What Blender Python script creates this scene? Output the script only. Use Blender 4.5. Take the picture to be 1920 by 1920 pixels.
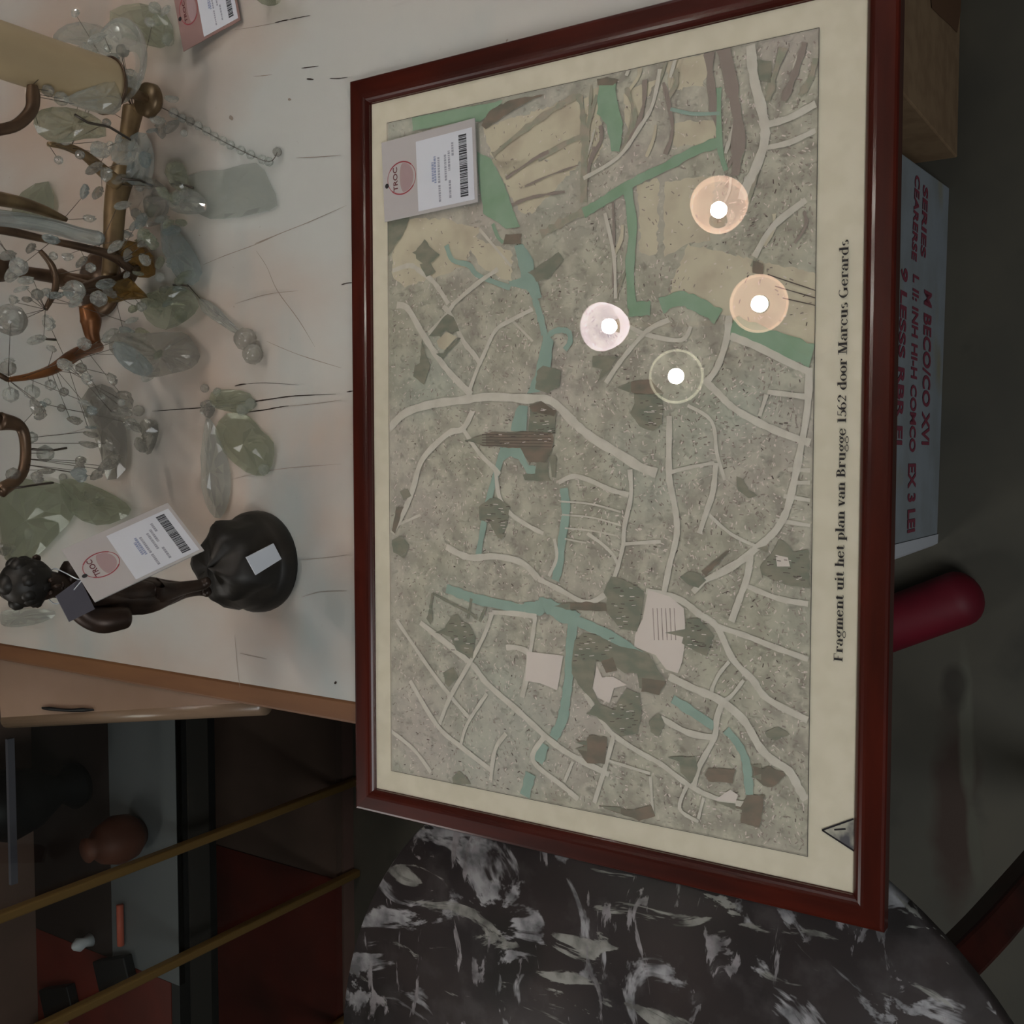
import bpy, math, random
from mathutils import Vector, Matrix
random.seed(7)
C = bpy.context.scene.collection
sc = bpy.context.scene
for o in list(bpy.data.objects): bpy.data.objects.remove(o)

# ------------------------------------------------------------ camera (phone held sideways, looking 57 deg down)
F = 2000.0; H = 1.5
RX = Vector((-0.00061, 0.99863, 0.05236)).normalized()
RY = Vector((-0.83783, 0.02807, -0.54522)).normalized()
RZ = RX.cross(RY).normalized(); RY = RZ.cross(RX)
CR = Matrix((RX, RY, RZ))
CP = Vector((0, 0, H))
cam = bpy.data.cameras.new('camera'); camo = bpy.data.objects.new('camera', cam); C.objects.link(camo)
cam.sensor_fit = 'HORIZONTAL'; cam.sensor_width = 36; cam.lens = 36 * F / 1920; cam.clip_start = .02
camo.matrix_world = Matrix.Translation(CP) @ CR.to_4x4()
sc.camera = camo
sc.view_settings.view_transform = 'Standard'; sc.view_settings.look = 'None'
sc.view_settings.gamma = 1; sc.view_settings.use_curve_mapping = False
sc.view_settings.exposure = 0.0
# dim indoor ambient
w = bpy.data.worlds.new('world'); sc.world = w; w.use_nodes = True
w.node_tree.nodes['Background'].inputs[0].default_value = (.50, .52, .56, 1)
w.node_tree.nodes['Background'].inputs[1].default_value = .09

def area(name, loc, target, size, power, col):
    l = bpy.data.lights.new(name, 'AREA'); l.size = size; l.energy = power; l.color = col
    o = bpy.data.objects.new(name, l); C.objects.link(o); o.location = loc
    o.rotation_euler = (Vector(target) - Vector(loc)).to_track_quat('-Z', 'Y').to_euler()
    return o
area('fill_light_right', (1.9, .7, 2.3), (.2, .6, .75), .8, 11, (1, .98, .95))  # unseen fill light added on the right, where the rail shadows call for it
area('fill_light_behind', (-.9, -1.1, 2.4), (-.2, .4, .7), .9, 19, (.94, .98, 1))  # unseen fill light added behind the camera to even out the map
area('fill_light_back', (-1.75, 2.3, 2.4), (0, 1.0, .75), .8, 15, (1, .97, .93))  # unseen fill light added to lift the far table and the cabinet

# helpers: photo ray -> point on a real plane of the room
def ray(px, py):
    return (CR @ Vector((px - 960, 960 - py, -F))).normalized()
def atz(px, py, z):
    r = ray(px, py); return CP + r * ((z - H) / r.z)
def aty(px, py, y):
    r = ray(px, py); return CP + r * (y / r.y)

# ------------------------------------------------------------ materials
def lin(c):
    return tuple(((v / 255) / 12.92 if v / 255 <= .04045 else ((v / 255 + .055) / 1.055) ** 2.4) for v in c) + (1,)
def mat(name, col, rough=.6, metal=0, spec=.5, noise=None, bump=None, trans=0, ior=1.45, coat=0, emit=None):
    m = bpy.data.materials.new(name); m.use_nodes = True
    nt = m.node_tree; b = nt.nodes['Principled BSDF']
    b.inputs['Base Color'].default_value = lin(col); b.inputs['Roughness'].default_value = rough
    b.inputs['Metallic'].default_value = metal; b.inputs['Specular IOR Level'].default_value = spec
    b.inputs['Transmission Weight'].default_value = trans; b.inputs['IOR'].default_value = ior
    b.inputs['Coat Weight'].default_value = coat; b.inputs['Coat Roughness'].default_value = .16
    if emit:
        b.inputs['Emission Color'].default_value = lin(emit[0]); b.inputs['Emission Strength'].default_value = emit[1]
    if noise:   # (colour2, scale, stretch xyz, detail, lo, hi)
        c2, s, st, det, lo, hi = noise
        tc = nt.nodes.new('ShaderNodeTexCoord'); mp = nt.nodes.new('ShaderNodeMapping'); mp.inputs['Scale'].default_value = st
        n = nt.nodes.new('ShaderNodeTexNoise'); n.inputs['Scale'].default_value = s; n.inputs['Detail'].default_value = det
        r = nt.nodes.new('ShaderNodeValToRGB'); r.color_ramp.elements[0].position = lo; r.color_ramp.elements[1].position = hi
        r.color_ramp.elements[0].color = lin(col); r.color_ramp.elements[1].color = lin(c2)
        nt.links.new(tc.outputs['Object'], mp.inputs[0]); nt.links.new(mp.outputs[0], n.inputs[0])
        nt.links.new(n.outputs[0], r.inputs[0]); nt.links.new(r.outputs[0], b.inputs['Base Color'])
        if bump:
            bp = nt.nodes.new('ShaderNodeBump'); bp.inputs['Strength'].default_value = bump
            bp.inputs['Distance'].default_value = .002
            nt.links.new(n.outputs[0], bp.inputs['Height']); nt.links.new(bp.outputs[0], b.inputs['Normal'])
    return m
def nodes(m): return m.node_tree.nodes, m.node_tree.links, m.node_tree.nodes['Principled BSDF']
def add_layer(m, col, scale, stretch, lo, hi, kind='noise', detail=4, coord='Object', fac=1.0, dist=0):
    """paints another noise-shaped layer over the current base colour"""
    N, L, b = nodes(m)
    tc = N.new('ShaderNodeTexCoord'); mp = N.new('ShaderNodeMapping'); mp.inputs['Scale'].default_value = stretch
    if kind == 'noise':
        n = N.new('ShaderNodeTexNoise'); n.inputs['Scale'].default_value = scale; n.inputs['Detail'].default_value = detail
        n.inputs['Distortion'].default_value = dist; out = n.outputs[0]
    else:
        n = N.new('ShaderNodeTexVoronoi'); n.inputs['Scale'].default_value = scale
        n.feature = kind; out = n.outputs[0]
    L.new(tc.outputs[coord], mp.inputs[0]); L.new(mp.outputs[0], n.inputs[0])
    r = N.new('ShaderNodeMapRange'); r.inputs[1].default_value = lo; r.inputs[2].default_value = hi; r.inputs[4].default_value = fac
    L.new(out, r.inputs[0])
    mx = N.new('ShaderNodeMix'); mx.data_type = 'RGBA'
    L.new(r.outputs[0], mx.inputs[0]); mx.inputs[7].default_value = lin(col)
    src = b.inputs['Base Color'].links
    if src: L.new(src[0].from_socket, mx.inputs[6])
    else: mx.inputs[6].default_value = b.inputs['Base Color'].default_value
    L.new(mx.outputs[2], b.inputs['Base Color'])
    return m

def clear_glass(name, tint=(245, 248, 245), gain=1.0):
    m = bpy.data.materials.new(name); m.use_nodes = True; nt = m.node_tree; nt.nodes.clear()
    g = nt.nodes.new('ShaderNodeNewGeometry'); ma = nt.nodes.new('ShaderNodeMath'); ma.operation = 'MULTIPLY_ADD'
    ma.inputs[1].default_value = 1 / 1.52 - 1.52; ma.inputs[2].default_value = 1.52
    fr = nt.nodes.new('ShaderNodeFresnel'); mg = nt.nodes.new('ShaderNodeMath'); mg.operation = 'MULTIPLY'; mg.inputs[1].default_value = gain
    tr = nt.nodes.new('ShaderNodeBsdfTransparent'); tr.inputs[0].default_value = lin(tint)
    gl = nt.nodes.new('ShaderNodeBsdfGlossy'); gl.inputs['Roughness'].default_value = .004
    mx = nt.nodes.new('ShaderNodeMixShader'); out = nt.nodes.new('ShaderNodeOutputMaterial'); L = nt.links
    L.new(g.outputs['Backfacing'], ma.inputs[0]); L.new(ma.outputs[0], fr.inputs[0]); L.new(fr.outputs[0], mg.inputs[0])
    L.new(mg.outputs[0], mx.inputs[0]); L.new(tr.outputs[0], mx.inputs[1]); L.new(gl.outputs[0], mx.inputs[2]); L.new(mx.outputs[0], out.inputs[0])
    return m
def crystal(name, tint, clear=.35, rough=.04):
    """cut glass: part refracting, part letting light straight through, faintly dusty"""
    m = bpy.data.materials.new(name); m.use_nodes = True; nt = m.node_tree; b = nt.nodes['Principled BSDF']
    b.inputs['Base Color'].default_value = lin(tint); b.inputs['Transmission Weight'].default_value = .8
    b.inputs['Roughness'].default_value = rough; b.inputs['IOR'].default_value = 1.5
    tr = nt.nodes.new('ShaderNodeBsdfTransparent'); tr.inputs[0].default_value = lin(tint)
    mx = nt.nodes.new('ShaderNodeMixShader'); mx.inputs[0].default_value = clear
    out = nt.nodes['Material Output']
    nt.links.new(b.outputs[0], mx.inputs[1]); nt.links.new(tr.outputs[0], mx.inputs[2]); nt.links.new(mx.outputs[0], out.inputs[0])
    return m

M = {}
M['paint'] = mat('worn_white_paint_shadow_tints', (186, 184, 176), .5, noise=((180, 186, 183), 3, (1, .5, 1), 3, .35, .65))
add_layer(M['paint'], (176, 150, 130), 3.6, (1, .6, 1), .44, .66, detail=5, fac=.8)  # pinkish shadow tint from mixed lamps, painted into the colour as patches
add_layer(M['paint'], (150, 166, 166), 6, (.5, 1, 1), .56, .74, detail=5, fac=.6)  # bluish shadow tint, painted in the same way
add_layer(M['paint'], (120, 105, 90), 30, (1, .12, 1), .68, .80, detail=8, fac=.35)
add_layer(M['paint'], (125, 95, 75), 110, (1, 1, 1), .75, .82, detail=3, fac=.8)
M['crack'] = mat('dark_crack', (38, 24, 16), .9)
M['faint'] = mat('faint_scratch', (140, 128, 116), .8)
M['edgewood'] = mat('bare_brown_edge', (122, 84, 52), .5, noise=((92, 58, 38), 22, (1, .15, 1), 5, .3, .7), bump=.2)
M['frame'] = mat('mahogany_frame', (70, 20, 9), .40, spec=.15, coat=.45, noise=((50, 13, 6), 60, (.15, 1, 1), 6, .35, .65))
M['frame_v'] = mat('mahogany_frame_side', (70, 20, 9), .40, spec=.15, coat=.45, noise=((50, 13, 6), 60, (1, .15, 1), 6, .35, .65))
M['back'] = mat('backing_board', (120, 90, 60), .8)
M['matboard'] = mat('cream_paper', (223, 217, 195), .75, noise=((217, 211, 188), 60, (1, 1, 1), 2, .4, .6))
M['title'] = mat('title_ink', (30, 28, 30), .6)
M['printline'] = mat('print_border_ink', (76, 72, 68), .7)
mb = M['blocks'] = mat('print_house_blocks', (202, 200, 181), .75, noise=((165, 160, 146), 60, (1, 1, 1), 9, .38, .60))
add_layer(mb, (178, 178, 156), 9, (1, 1, 1), .40, .65, detail=5, fac=.55)
add_layer(mb, (185, 195, 180), 5, (1, 1, 1), .50, .64, detail=3, fac=.5)
add_layer(mb, (194, 184, 175), 6.3, (1, 1, 1), .50, .66, detail=3, fac=.6)
add_layer(mb, (120, 116, 104), 170, (1, .7, 1), .56, .72, detail=6, fac=.55, dist=.6)
add_layer(mb, (218, 215, 199), 230, (1, 1, 1), .58, .72, detail=5, fac=.5, dist=.5)
M['field'] = mat('print_fields', (211, 204, 178), .75, noise=((192, 182, 159), 40, (1, 1, 1), 7, .45, .7))
M['street'] = mat('print_streets', (216, 212, 198), .75, noise=((205, 201, 186), 90, (1, 1, 1), 4, .4, .7))
M['square'] = mat('print_square', (224, 215, 205), .75)
M['canal'] = mat('print_canal', (160, 184, 170), .75, noise=((148, 172, 158), 50, (1, 1, 1), 5, .35, .7))
M['moat'] = mat('print_moat', (154, 180, 154), .75, noise=((138, 168, 138), 50, (1, 1, 1), 5, .35, .7))
M['hedge'] = mat('print_tree_rows', (158, 160, 140), .75, noise=((176, 166, 148), 120, (1, 1, 1), 6, .4, .6))
M['church'] = mat('print_church_green', (130, 134, 118), .75, noise=((152, 148, 130), 110, (1, .5, 1), 7, .40, .65))
M['churchb'] = mat('print_church_brown', (140, 126, 110), .75, noise=((120, 116, 102), 110, (1, .5, 1), 7, .40, .65))
M['ink'] = mat('print_ink', (100, 89, 82), .75)
M['ink2'] = mat('print_ink_soft', (154, 142, 132), .75)
M['inkl'] = mat('print_roof_light', (224, 214, 205), .75)
M['glass'] = clear_glass('picture_glass', (255, 255, 255), 1.2)
M['cabglass'] = clear_glass('cabinet_glass', (250, 252, 250), 1.0)
M['marble'] = None
M['wood'] = mat('dark_red_wood', (62, 20, 14), .35, noise=((40, 12, 10), 40, (1, .2, 1), 4, .3, .7))
M['apron'] = mat('black_table_band', (30, 28, 34), .4)
M['bronze'] = mat('dark_bronze', (62, 46, 36), .42, metal=.4, noise=((36, 27, 23), 40, (1, 1, 1), 4, .35, .7), bump=.25)
M['bronzeb'] = mat('black_bronze_base', (34, 31, 27), .5, metal=.25, noise=((56, 50, 42), 30, (1, 1, 1), 5, .5, .8), bump=.3)
M['card'] = mat('grey_card', (176, 172, 170), .6)
M['label'] = mat('white_label', (206, 210, 216), .5)
M['barcode'] = mat('barcode_ink', (52, 54, 60), .5)
M['smallprint'] = mat('small_print', (150, 152, 162), .5)
M['smallblue'] = mat('small_print_blue', (140, 150, 178), .5)
M['red'] = mat('red_print', (150, 62, 68), .5)
M['redfill'] = mat('faded_red_print', (162, 138, 138), .5)
M['darkred'] = mat('dark_red_print', (92, 36, 40), .5)
M['tagred'] = mat('brick_red_card', (146, 116, 110), .6)
M['brass'] = mat('aged_brass', (138, 116, 84), .4, metal=.45, noise=((96, 76, 54), 30, (1, 1, 1), 4, .35, .7))
M['brassor'] = mat('orange_brass', (150, 96, 52), .4, metal=.5, noise=((104, 66, 38), 30, (1, 1, 1), 4, .35, .7))
M['brassd'] = mat('dark_brass', (104, 82, 62), .4, metal=.5, noise=((66, 50, 40), 30, (1, 1, 1), 4, .35, .7))
M['candle'] = mat('candle_wax', (196, 176, 140), .5, noise=((164, 140, 106), 12, (1, 1, .3), 3, .35, .7))
M['cry'] = crystal('clear_crystal', (243, 245, 242), .5, .02)
M['cryg'] = crystal('greenish_crystal', (226, 229, 216), .5, .08)
M['cryb'] = crystal('bluish_crystal', (228, 235, 235), .45, .08)
M['crysm'] = crystal('smoky_crystal', (222, 221, 216), .45, .06)
M['amber'] = crystal('amber_glass', (186, 158, 104), .45, .15)
M['wire'] = mat('hanging_wire', (92, 84, 76), .4, metal=.7)
M['carton'] = mat('brown_cardboard', (148, 122, 92), .85, noise=((136, 110, 82), 30, (1, 1, 1), 3, .4, .6))
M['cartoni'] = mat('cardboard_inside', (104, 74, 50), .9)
M['boxw'] = mat('white_printed_card', (150, 158, 164), .7, noise=((140, 146, 148), 14, (1, 1, 1), 4, .4, .65))
add_layer(M['boxw'], (150, 140, 100), 7, (1, 1, 1.5), .60, .75, fac=.6)
M['boxred'] = mat('red_box_ink', (132, 60, 76), .6)
M['redtube'] = mat('matt_red', (106, 12, 32), .6, noise=((86, 10, 26), 12, (1, 1, 1), 3, .4, .7))
M['board'] = mat('beige_board', (150, 124, 106), .45, noise=((138, 112, 90), 8, (1, 1, 1), 3, .4, .7))
M['nosing'] = mat('rounded_nosing', (134, 112, 92), .25)
M['gold'] = mat('gold_trim', (140, 112, 66), .35, metal=.45)
M['blackm'] = mat('black_panel', (10, 10, 14), .5)
M['greyp'] = mat('blue_grey_panel', (98, 101, 104), .6)
M['brownp'] = mat('brown_panel', (120, 94, 84), .6, noise=((96, 76, 68), 6, (1, 1, 1), 3, .3, .7))
M['cabred'] = mat('dark_red_base', (112, 38, 28), .6, noise=((84, 28, 20), 8, (1, 1, 1), 3, .3, .7))
M['darkb'] = mat('near_black_board', (44, 32, 30), .6)
M['palebar'] = mat('pale_bar', (96, 94, 104), .5)
M['greyd'] = mat('dark_grey_strip', (52, 48, 46), .5)
M['pink'] = mat('dull_pink', (180, 128, 116), .6)
M['pinkbar'] = mat('salmon_plastic', (200, 100, 80), .5)
M['plaster'] = mat('dim_plaster', (120, 112, 102), .9)
M['lampmetal'] = mat('lamp_brass', (150, 120, 80), .35, metal=.8)
M['silver'] = mat('corner_foil', (96, 96, 100), .45, metal=.2, noise=((190, 188, 172), 70, (1, 1, 1), 3, .42, .62))
M['foiledge'] = mat('corner_foil_edge', (28, 26, 34), .4)
M['stone'] = mat('vase_clay', (92, 52, 38), .6)

# floor: dark concrete with one brown stain and one pale scuff
fl = M['floor'] = mat('dark_concrete', (84, 80, 69), .6, noise=((70, 68, 60), 5, (1, 1, 1), 6, .35, .65))
add_layer(fl, (40, 38, 34), 9, (1, 1, 1), .58, .75, detail=7, fac=.6)
add_layer(fl, (110, 108, 98), 40, (1, 1, 1), .74, .8, detail=4, fac=.7)
def blob(m, cx, cy, rx, ry, ang, col, fac, ns=18, nz=.9):
    N, L, b = nodes(m)
    tc = N.new('ShaderNodeTexCoord'); mp = N.new('ShaderNodeMapping'); mp.vector_type = 'TEXTURE'
    mp.inputs['Location'].default_value = (cx, cy, 0); mp.inputs['Rotation'].default_value = (0, 0, ang); mp.inputs['Scale'].default_value = (rx, ry, 1)
    ln = N.new('ShaderNodeVectorMath'); ln.operation = 'LENGTH'
    n = N.new('ShaderNodeTexNoise'); n.inputs['Scale'].default_value = ns; n.inputs['Detail'].default_value = 6
    a = N.new('ShaderNodeMath'); a.operation = 'MULTIPLY_ADD'; a.inputs[1].default_value = nz
    L.new(tc.outputs['Object'], mp.inputs[0]); L.new(mp.outputs[0], ln.inputs[0]); L.new(tc.outputs['Object'], n.inputs[0])
    L.new(n.outputs[0], a.inputs[0]); L.new(ln.outputs['Value'], a.inputs[2])
    r = N.new('ShaderNodeMapRange'); r.inputs[1].default_value = 1.0 + nz * .5; r.inputs[2].default_value = .5 + nz * .5; r.inputs[4].default_value = fac
    L.new(a.outputs[0], r.inputs[0])
    mx = N.new('ShaderNodeMix'); mx.data_type = 'RGBA'; L.new(r.outputs[0], mx.inputs[0]); mx.inputs[7].default_value = lin(col)
    L.new(b.inputs['Base Color'].links[0].from_socket, mx.inputs[6]); L.new(mx.outputs[2], b.inputs['Base Color'])
p = atz(1790, 1520, 0); blob(fl, p.x, p.y, .16, .035, .0, (58, 40, 32), .9)
p = atz(1812, 1370, 0); blob(fl, p.x, p.y, .13, .012, .05, (96, 96, 84), .8)
p = atz(1825, 1560, 0); blob(fl, p.x, p.y, .08, .010, .1, (84, 84, 72), .8)
p = atz(1790, 1290, 0); blob(fl, p.x, p.y, .04, .02, 0, (44, 38, 30), .8)

# marble: near-black with white shell-like patches and slivers
def marble():
    m = mat('black_white_marble', (40, 37, 38), .42, spec=.25, noise=((60, 53, 51), 7, (1, 1, 1), 6, .35, .7))
    add_layer(m, (70, 66, 66), 30, (1, 1, 1), .55, .70, detail=8, fac=.8)
    add_layer(m, (34, 32, 30), 10, (1, 1, 1), .55, .7, detail=6, fac=.8)
    N, L, b = nodes(m)
    def patch(scale, stretch, rot, thr, col, seed):
        tc = N.new('ShaderNodeTexCoord'); mp = N.new('ShaderNodeMapping'); mp.inputs['Scale'].default_value = stretch
        mp.inputs['Rotation'].default_value = (0, 0, rot); mp.inputs['Location'].default_value = (seed, seed * .7, 0)
        nz = N.new('ShaderNodeTexNoise'); nz.inputs['Scale'].default_value = scale; nz.inputs['Detail'].default_value = 5; nz.inputs['Roughness'].default_value = .6
        nz.inputs['Distortion'].default_value = 1.2
        r = N.new('ShaderNodeMapRange'); r.inputs[1].default_value = thr; r.inputs[2].default_value = thr + .035
        n2 = N.new('ShaderNodeTexNoise'); n2.inputs['Scale'].default_value = 55; n2.inputs['Detail'].default_value = 4
        cr = N.new('ShaderNodeValToRGB'); cr.color_ramp.elements[0].position = .35; cr.color_ramp.elements[1].position = .6
        cr.color_ramp.elements[0].color = lin(tuple(int(c * .62) for c in col)); cr.color_ramp.elements[1].color = lin(col)
        mx = N.new('ShaderNodeMix'); mx.data_type = 'RGBA'
        L.new(tc.outputs['Object'], mp.inputs[0]); L.new(mp.outputs[0], nz.inputs[0]); L.new(nz.outputs[0], r.inputs[0])
        L.new(tc.outputs['Object'], n2.inputs[0]); L.new(n2.outputs[0], cr.inputs[0])
        L.new(r.outputs[0], mx.inputs[0]); L.new(b.inputs['Base Color'].links[0].from_socket, mx.inputs[6]); L.new(cr.outputs[0], mx.inputs[7])
        L.new(mx.outputs[2], b.inputs['Base Color'])
    patch(13, (1, .75, 1), .5, .558, (158, 158, 160), 3.1)
    patch(34, (1, .30, 1), .25, .595, (146, 146, 140), 9.7)
    patch(40, (.35, 1, 1), .9, .60, (148, 144, 146), 15.2)
    return m
M['marble'] = marble()

# ------------------------------------------------------------ mesh helpers
class MB:
    def __init__(s): s.v = []; s.f = []; s.mi = []; s.sm = []
    def add(s, vs, fs, mi=0, smooth=False):
        k = len(s.v); s.v += [tuple(v) for v in vs]
        for f in fs: s.f.append([i + k for i in f]); s.mi.append(mi); s.sm.append(smooth)
        return s
    def box(s, a, b, mi=0):
        x0, y0, z0 = a; x1, y1, z1 = b
        return s.add([(x0,y0,z0),(x1,y0,z0),(x1,y1,z0),(x0,y1,z0),(x0,y0,z1),(x1,y0,z1),(x1,y1,z1),(x0,y1,z1)],
                     [(0,3,2,1),(4,5,6,7),(0,1,5,4),(1,2,6,5),(2,3,7,6),(3,0,4,7)], mi)
    def prism(s, poly, z0, z1, mi=0):
        n = len(poly); a = [(p[0], p[1], z0) for p in poly]; b = [(p[0], p[1], z1) for p in poly]
        area2 = sum(poly[i][0] * poly[(i + 1) % n][1] - poly[(i + 1) % n][0] * poly[i][1] for i in range(n))
        fs = [tuple(range(n))[::-1], tuple(range(n, 2 * n))] + [(i, (i + 1) % n, n + (i + 1) % n, n + i) for i in range(n)]
        if area2 < 0: fs = [tuple(reversed(f)) for f in fs]
        return s.add(a + b, fs, mi)
    def tube(s, pts, rad, n=10, mi=0, closed=False, flat=1.0):
        pts = [Vector(p) for p in pts]
        if not isinstance(rad, (list, tuple)): rad = [rad] * len(pts)
        prev = None; rings = []
        for i, p in enumerate(pts):
            a = pts[max(i - 1, 0)] if not closed else pts[i - 1]; b = pts[min(i + 1, len(pts) - 1)] if not closed else pts[(i + 1) % len(pts)]
            t = (b - a).normalized()
            if prev is None: u = t.orthogonal().normalized()
            else: u = (prev - t * prev.dot(t)).normalized()
            prev = u; q = t.cross(u)
            rings.append([p + (u * math.cos(k * 2 * math.pi / n) + q * math.sin(k * 2 * math.pi / n) * flat) * rad[i] for k in range(n)])
        vs = [v for r in rings for v in r]; fs = []
        m = len(pts); rng = m if closed else m - 1
        for i in range(rng):
            j = (i + 1) % m
            for k in range(n): fs.append((i*n+k, i*n+(k+1)%n, j*n+(k+1)%n, j*n+k))
        if not closed: fs += [tuple(range(n))[::-1], tuple(range((m-1)*n, m*n))]
        return s.add(vs, fs, mi, True)
    def lathe(s, prof, n=32, mi=0, M4=None, smooth=True, cap=True):
        vs = []; fs = []
        for r, z in prof:
            for k in range(n):
                a = k * 2 * math.pi / n; vs.append(Vector((r * math.cos(a), r * math.sin(a), z)))
        for i in range(len(prof) - 1):
            for k in range(n): fs.append((i*n+k, i*n+(k+1)%n, (i+1)*n+(k+1)%n, (i+1)*n+k))
        if cap:
            if prof[0][0] > 1e-5: fs.append(tuple(range(n))[::-1])
            if prof[-1][0] > 1e-5: fs.append(tuple(range((len(prof)-1)*n, len(prof)*n)))
        if M4: vs = [M4 @ v for v in vs]
        return s.add(vs, fs, mi, smooth)
    def ball(s, c, r, n=12, mi=0, sc3=(1, 1, 1), smooth=True):
        c = Vector(c); vs = [c + Vector((0, 0, -r * sc3[2]))]; fs = []
        m = n // 2
        for i in range(1, m):
            a = -math.pi / 2 + math.pi * i / m
            for k in range(n):
                b = 2 * math.pi * k / n
                vs.append(c + Vector((r*sc3[0]*math.cos(a)*math.cos(b), r*sc3[1]*math.cos(a)*math.sin(b), r*sc3[2]*math.sin(a))))
        vs.append(c + Vector((0, 0, r * sc3[2]))); T = len(vs) - 1
        for k in range(n):
            fs.append((0, 1 + (k + 1) % n, 1 + k)); fs.append((T, T - n + k, T - n + (k + 1) % n))
            for i in range(m - 2):
                fs.append((1+i*n+k, 1+i*n+(k+1)%n, 1+(i+1)*n+(k+1)%n, 1+(i+1)*n+k))
        return s.add(vs, fs, mi, smooth)
    def build(s, name, mats, parent=None, bevel=0):
        me = bpy.data.meshes.new(name); me.from_pydata([tuple(v) for v in s.v], [], s.f)
        if not isinstance(mats, (list, tuple)): mats = [mats]
        for m in mats: me.materials.append(m)
        me.polygons.foreach_set('material_index', s.mi); me.polygons.foreach_set('use_smooth', s.sm)
        me.update()
        o = bpy.data.objects.new(name, me); C.objects.link(o)
        if parent: o.parent = parent
        if bevel:
            b = o.modifiers.new('bevel', 'BEVEL'); b.width = bevel; b.segments = 2; b.limit_method = 'ANGLE'
        return o
def tag(o, label=None, cat=None, group=None, kind=None):
    if label: o['label'] = label
    if cat: o['category'] = cat
    if group: o['group'] = group
    if kind: o['kind'] = kind
    return o
def empty(name, loc=(0, 0, 0), M4=None):
    o = bpy.data.objects.new(name, None); C.objects.link(o); o.empty_display_size = .05
    if M4 is not None: o.matrix_world = M4
    else: o.location = loc
    return o
def smooth_line(P, k=5, closed=False):
    P = [Vector(p) for p in P]; out = []; n = len(P)
    for i in range(n if closed else n - 1):
        if closed: a, b, c, d = P[i-1], P[i], P[(i+1) % n], P[(i+2) % n]
        else: a, b, c, d = P[max(i-1, 0)], P[i], P[i+1], P[min(i+2, n-1)]
        for j in range(k):
            t = j / k
            out.append(.5 * ((2*b) + (c - a) * t + (2*a - 5*b + 4*c - d) * t*t + (3*b - a - 3*c + d) * t**3))
    if not closed: out.append(P[-1])
    return out
def text_faces(body, size, align='LEFT', bold=.0):
    cu = bpy.data.curves.new('t', 'FONT'); cu.body = body; cu.size = size; cu.align_x = align; cu.offset = bold; cu.resolution_u = 3
    o = bpy.data.objects.new('t', cu); C.objects.link(o)
    bpy.context.view_layer.update()
    me = bpy.data.meshes.new_from_object(o.evaluated_get(bpy.context.evaluated_depsgraph_get()))
    vs = [Vector(v.co) for v in me.vertices]; fs = [tuple(p.vertices) for p in me.polygons]
    bpy.data.objects.remove(o); bpy.data.curves.remove(cu); bpy.data.meshes.remove(me)
    return vs, fs

# ------------------------------------------------------------ the room
tag(MB().box((-3.2, -1.8, -.05), (2.6, 4.2, 0)).build('floor', M['floor']), kind='structure')
tag(MB().box((-3.2, -1.8, 2.7), (2.6, 4.2, 2.75)).build('ceiling', M['plaster']), kind='structure')
tag(MB().box((-3.2, 4.2, 0), (2.6, 4.25, 2.7)).build('wall_back', M['plaster']), kind='structure')
tag(MB().box((-3.25, -1.8, 0), (-3.2, 4.25, 2.7)).build('wall_left', M['plaster']), kind='structure')

tag(MB().box((2.6, -1.8, 0), (2.65, 4.25, 2.7)).build('wall_right', M['plaster']), kind='structure')

# ------------------------------------------------------------ white table
TZ = .75
tb = empty('white_table', (0, 0, 0)); YF = .30
tag(tb, 'long white painted wooden table with cracked boards and a bare brown side edge', 'table')
x = -.2304; top = MB(); widths = [.22, .235, .21, .24, .23, .22, .235]
x += sum(widths); top.box((-.2304, YF, TZ - .032), (x, 1.75, TZ))
XR = x
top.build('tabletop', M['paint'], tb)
MB().box((-.2528, YF, TZ - .034), (-.2306, 1.75, TZ - .0015)).build('side_edge', M['edgewood'], tb, bevel=.003)
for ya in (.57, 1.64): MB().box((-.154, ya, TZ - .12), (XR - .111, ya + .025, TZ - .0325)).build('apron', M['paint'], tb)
for lx in (-.215, XR - .11):
    for ly in (.56, 1.63): MB().box((lx, ly, 0), (lx + .06, ly + .06, TZ - .121)).build('leg', M['paint'], tb, bevel=.004)
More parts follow.
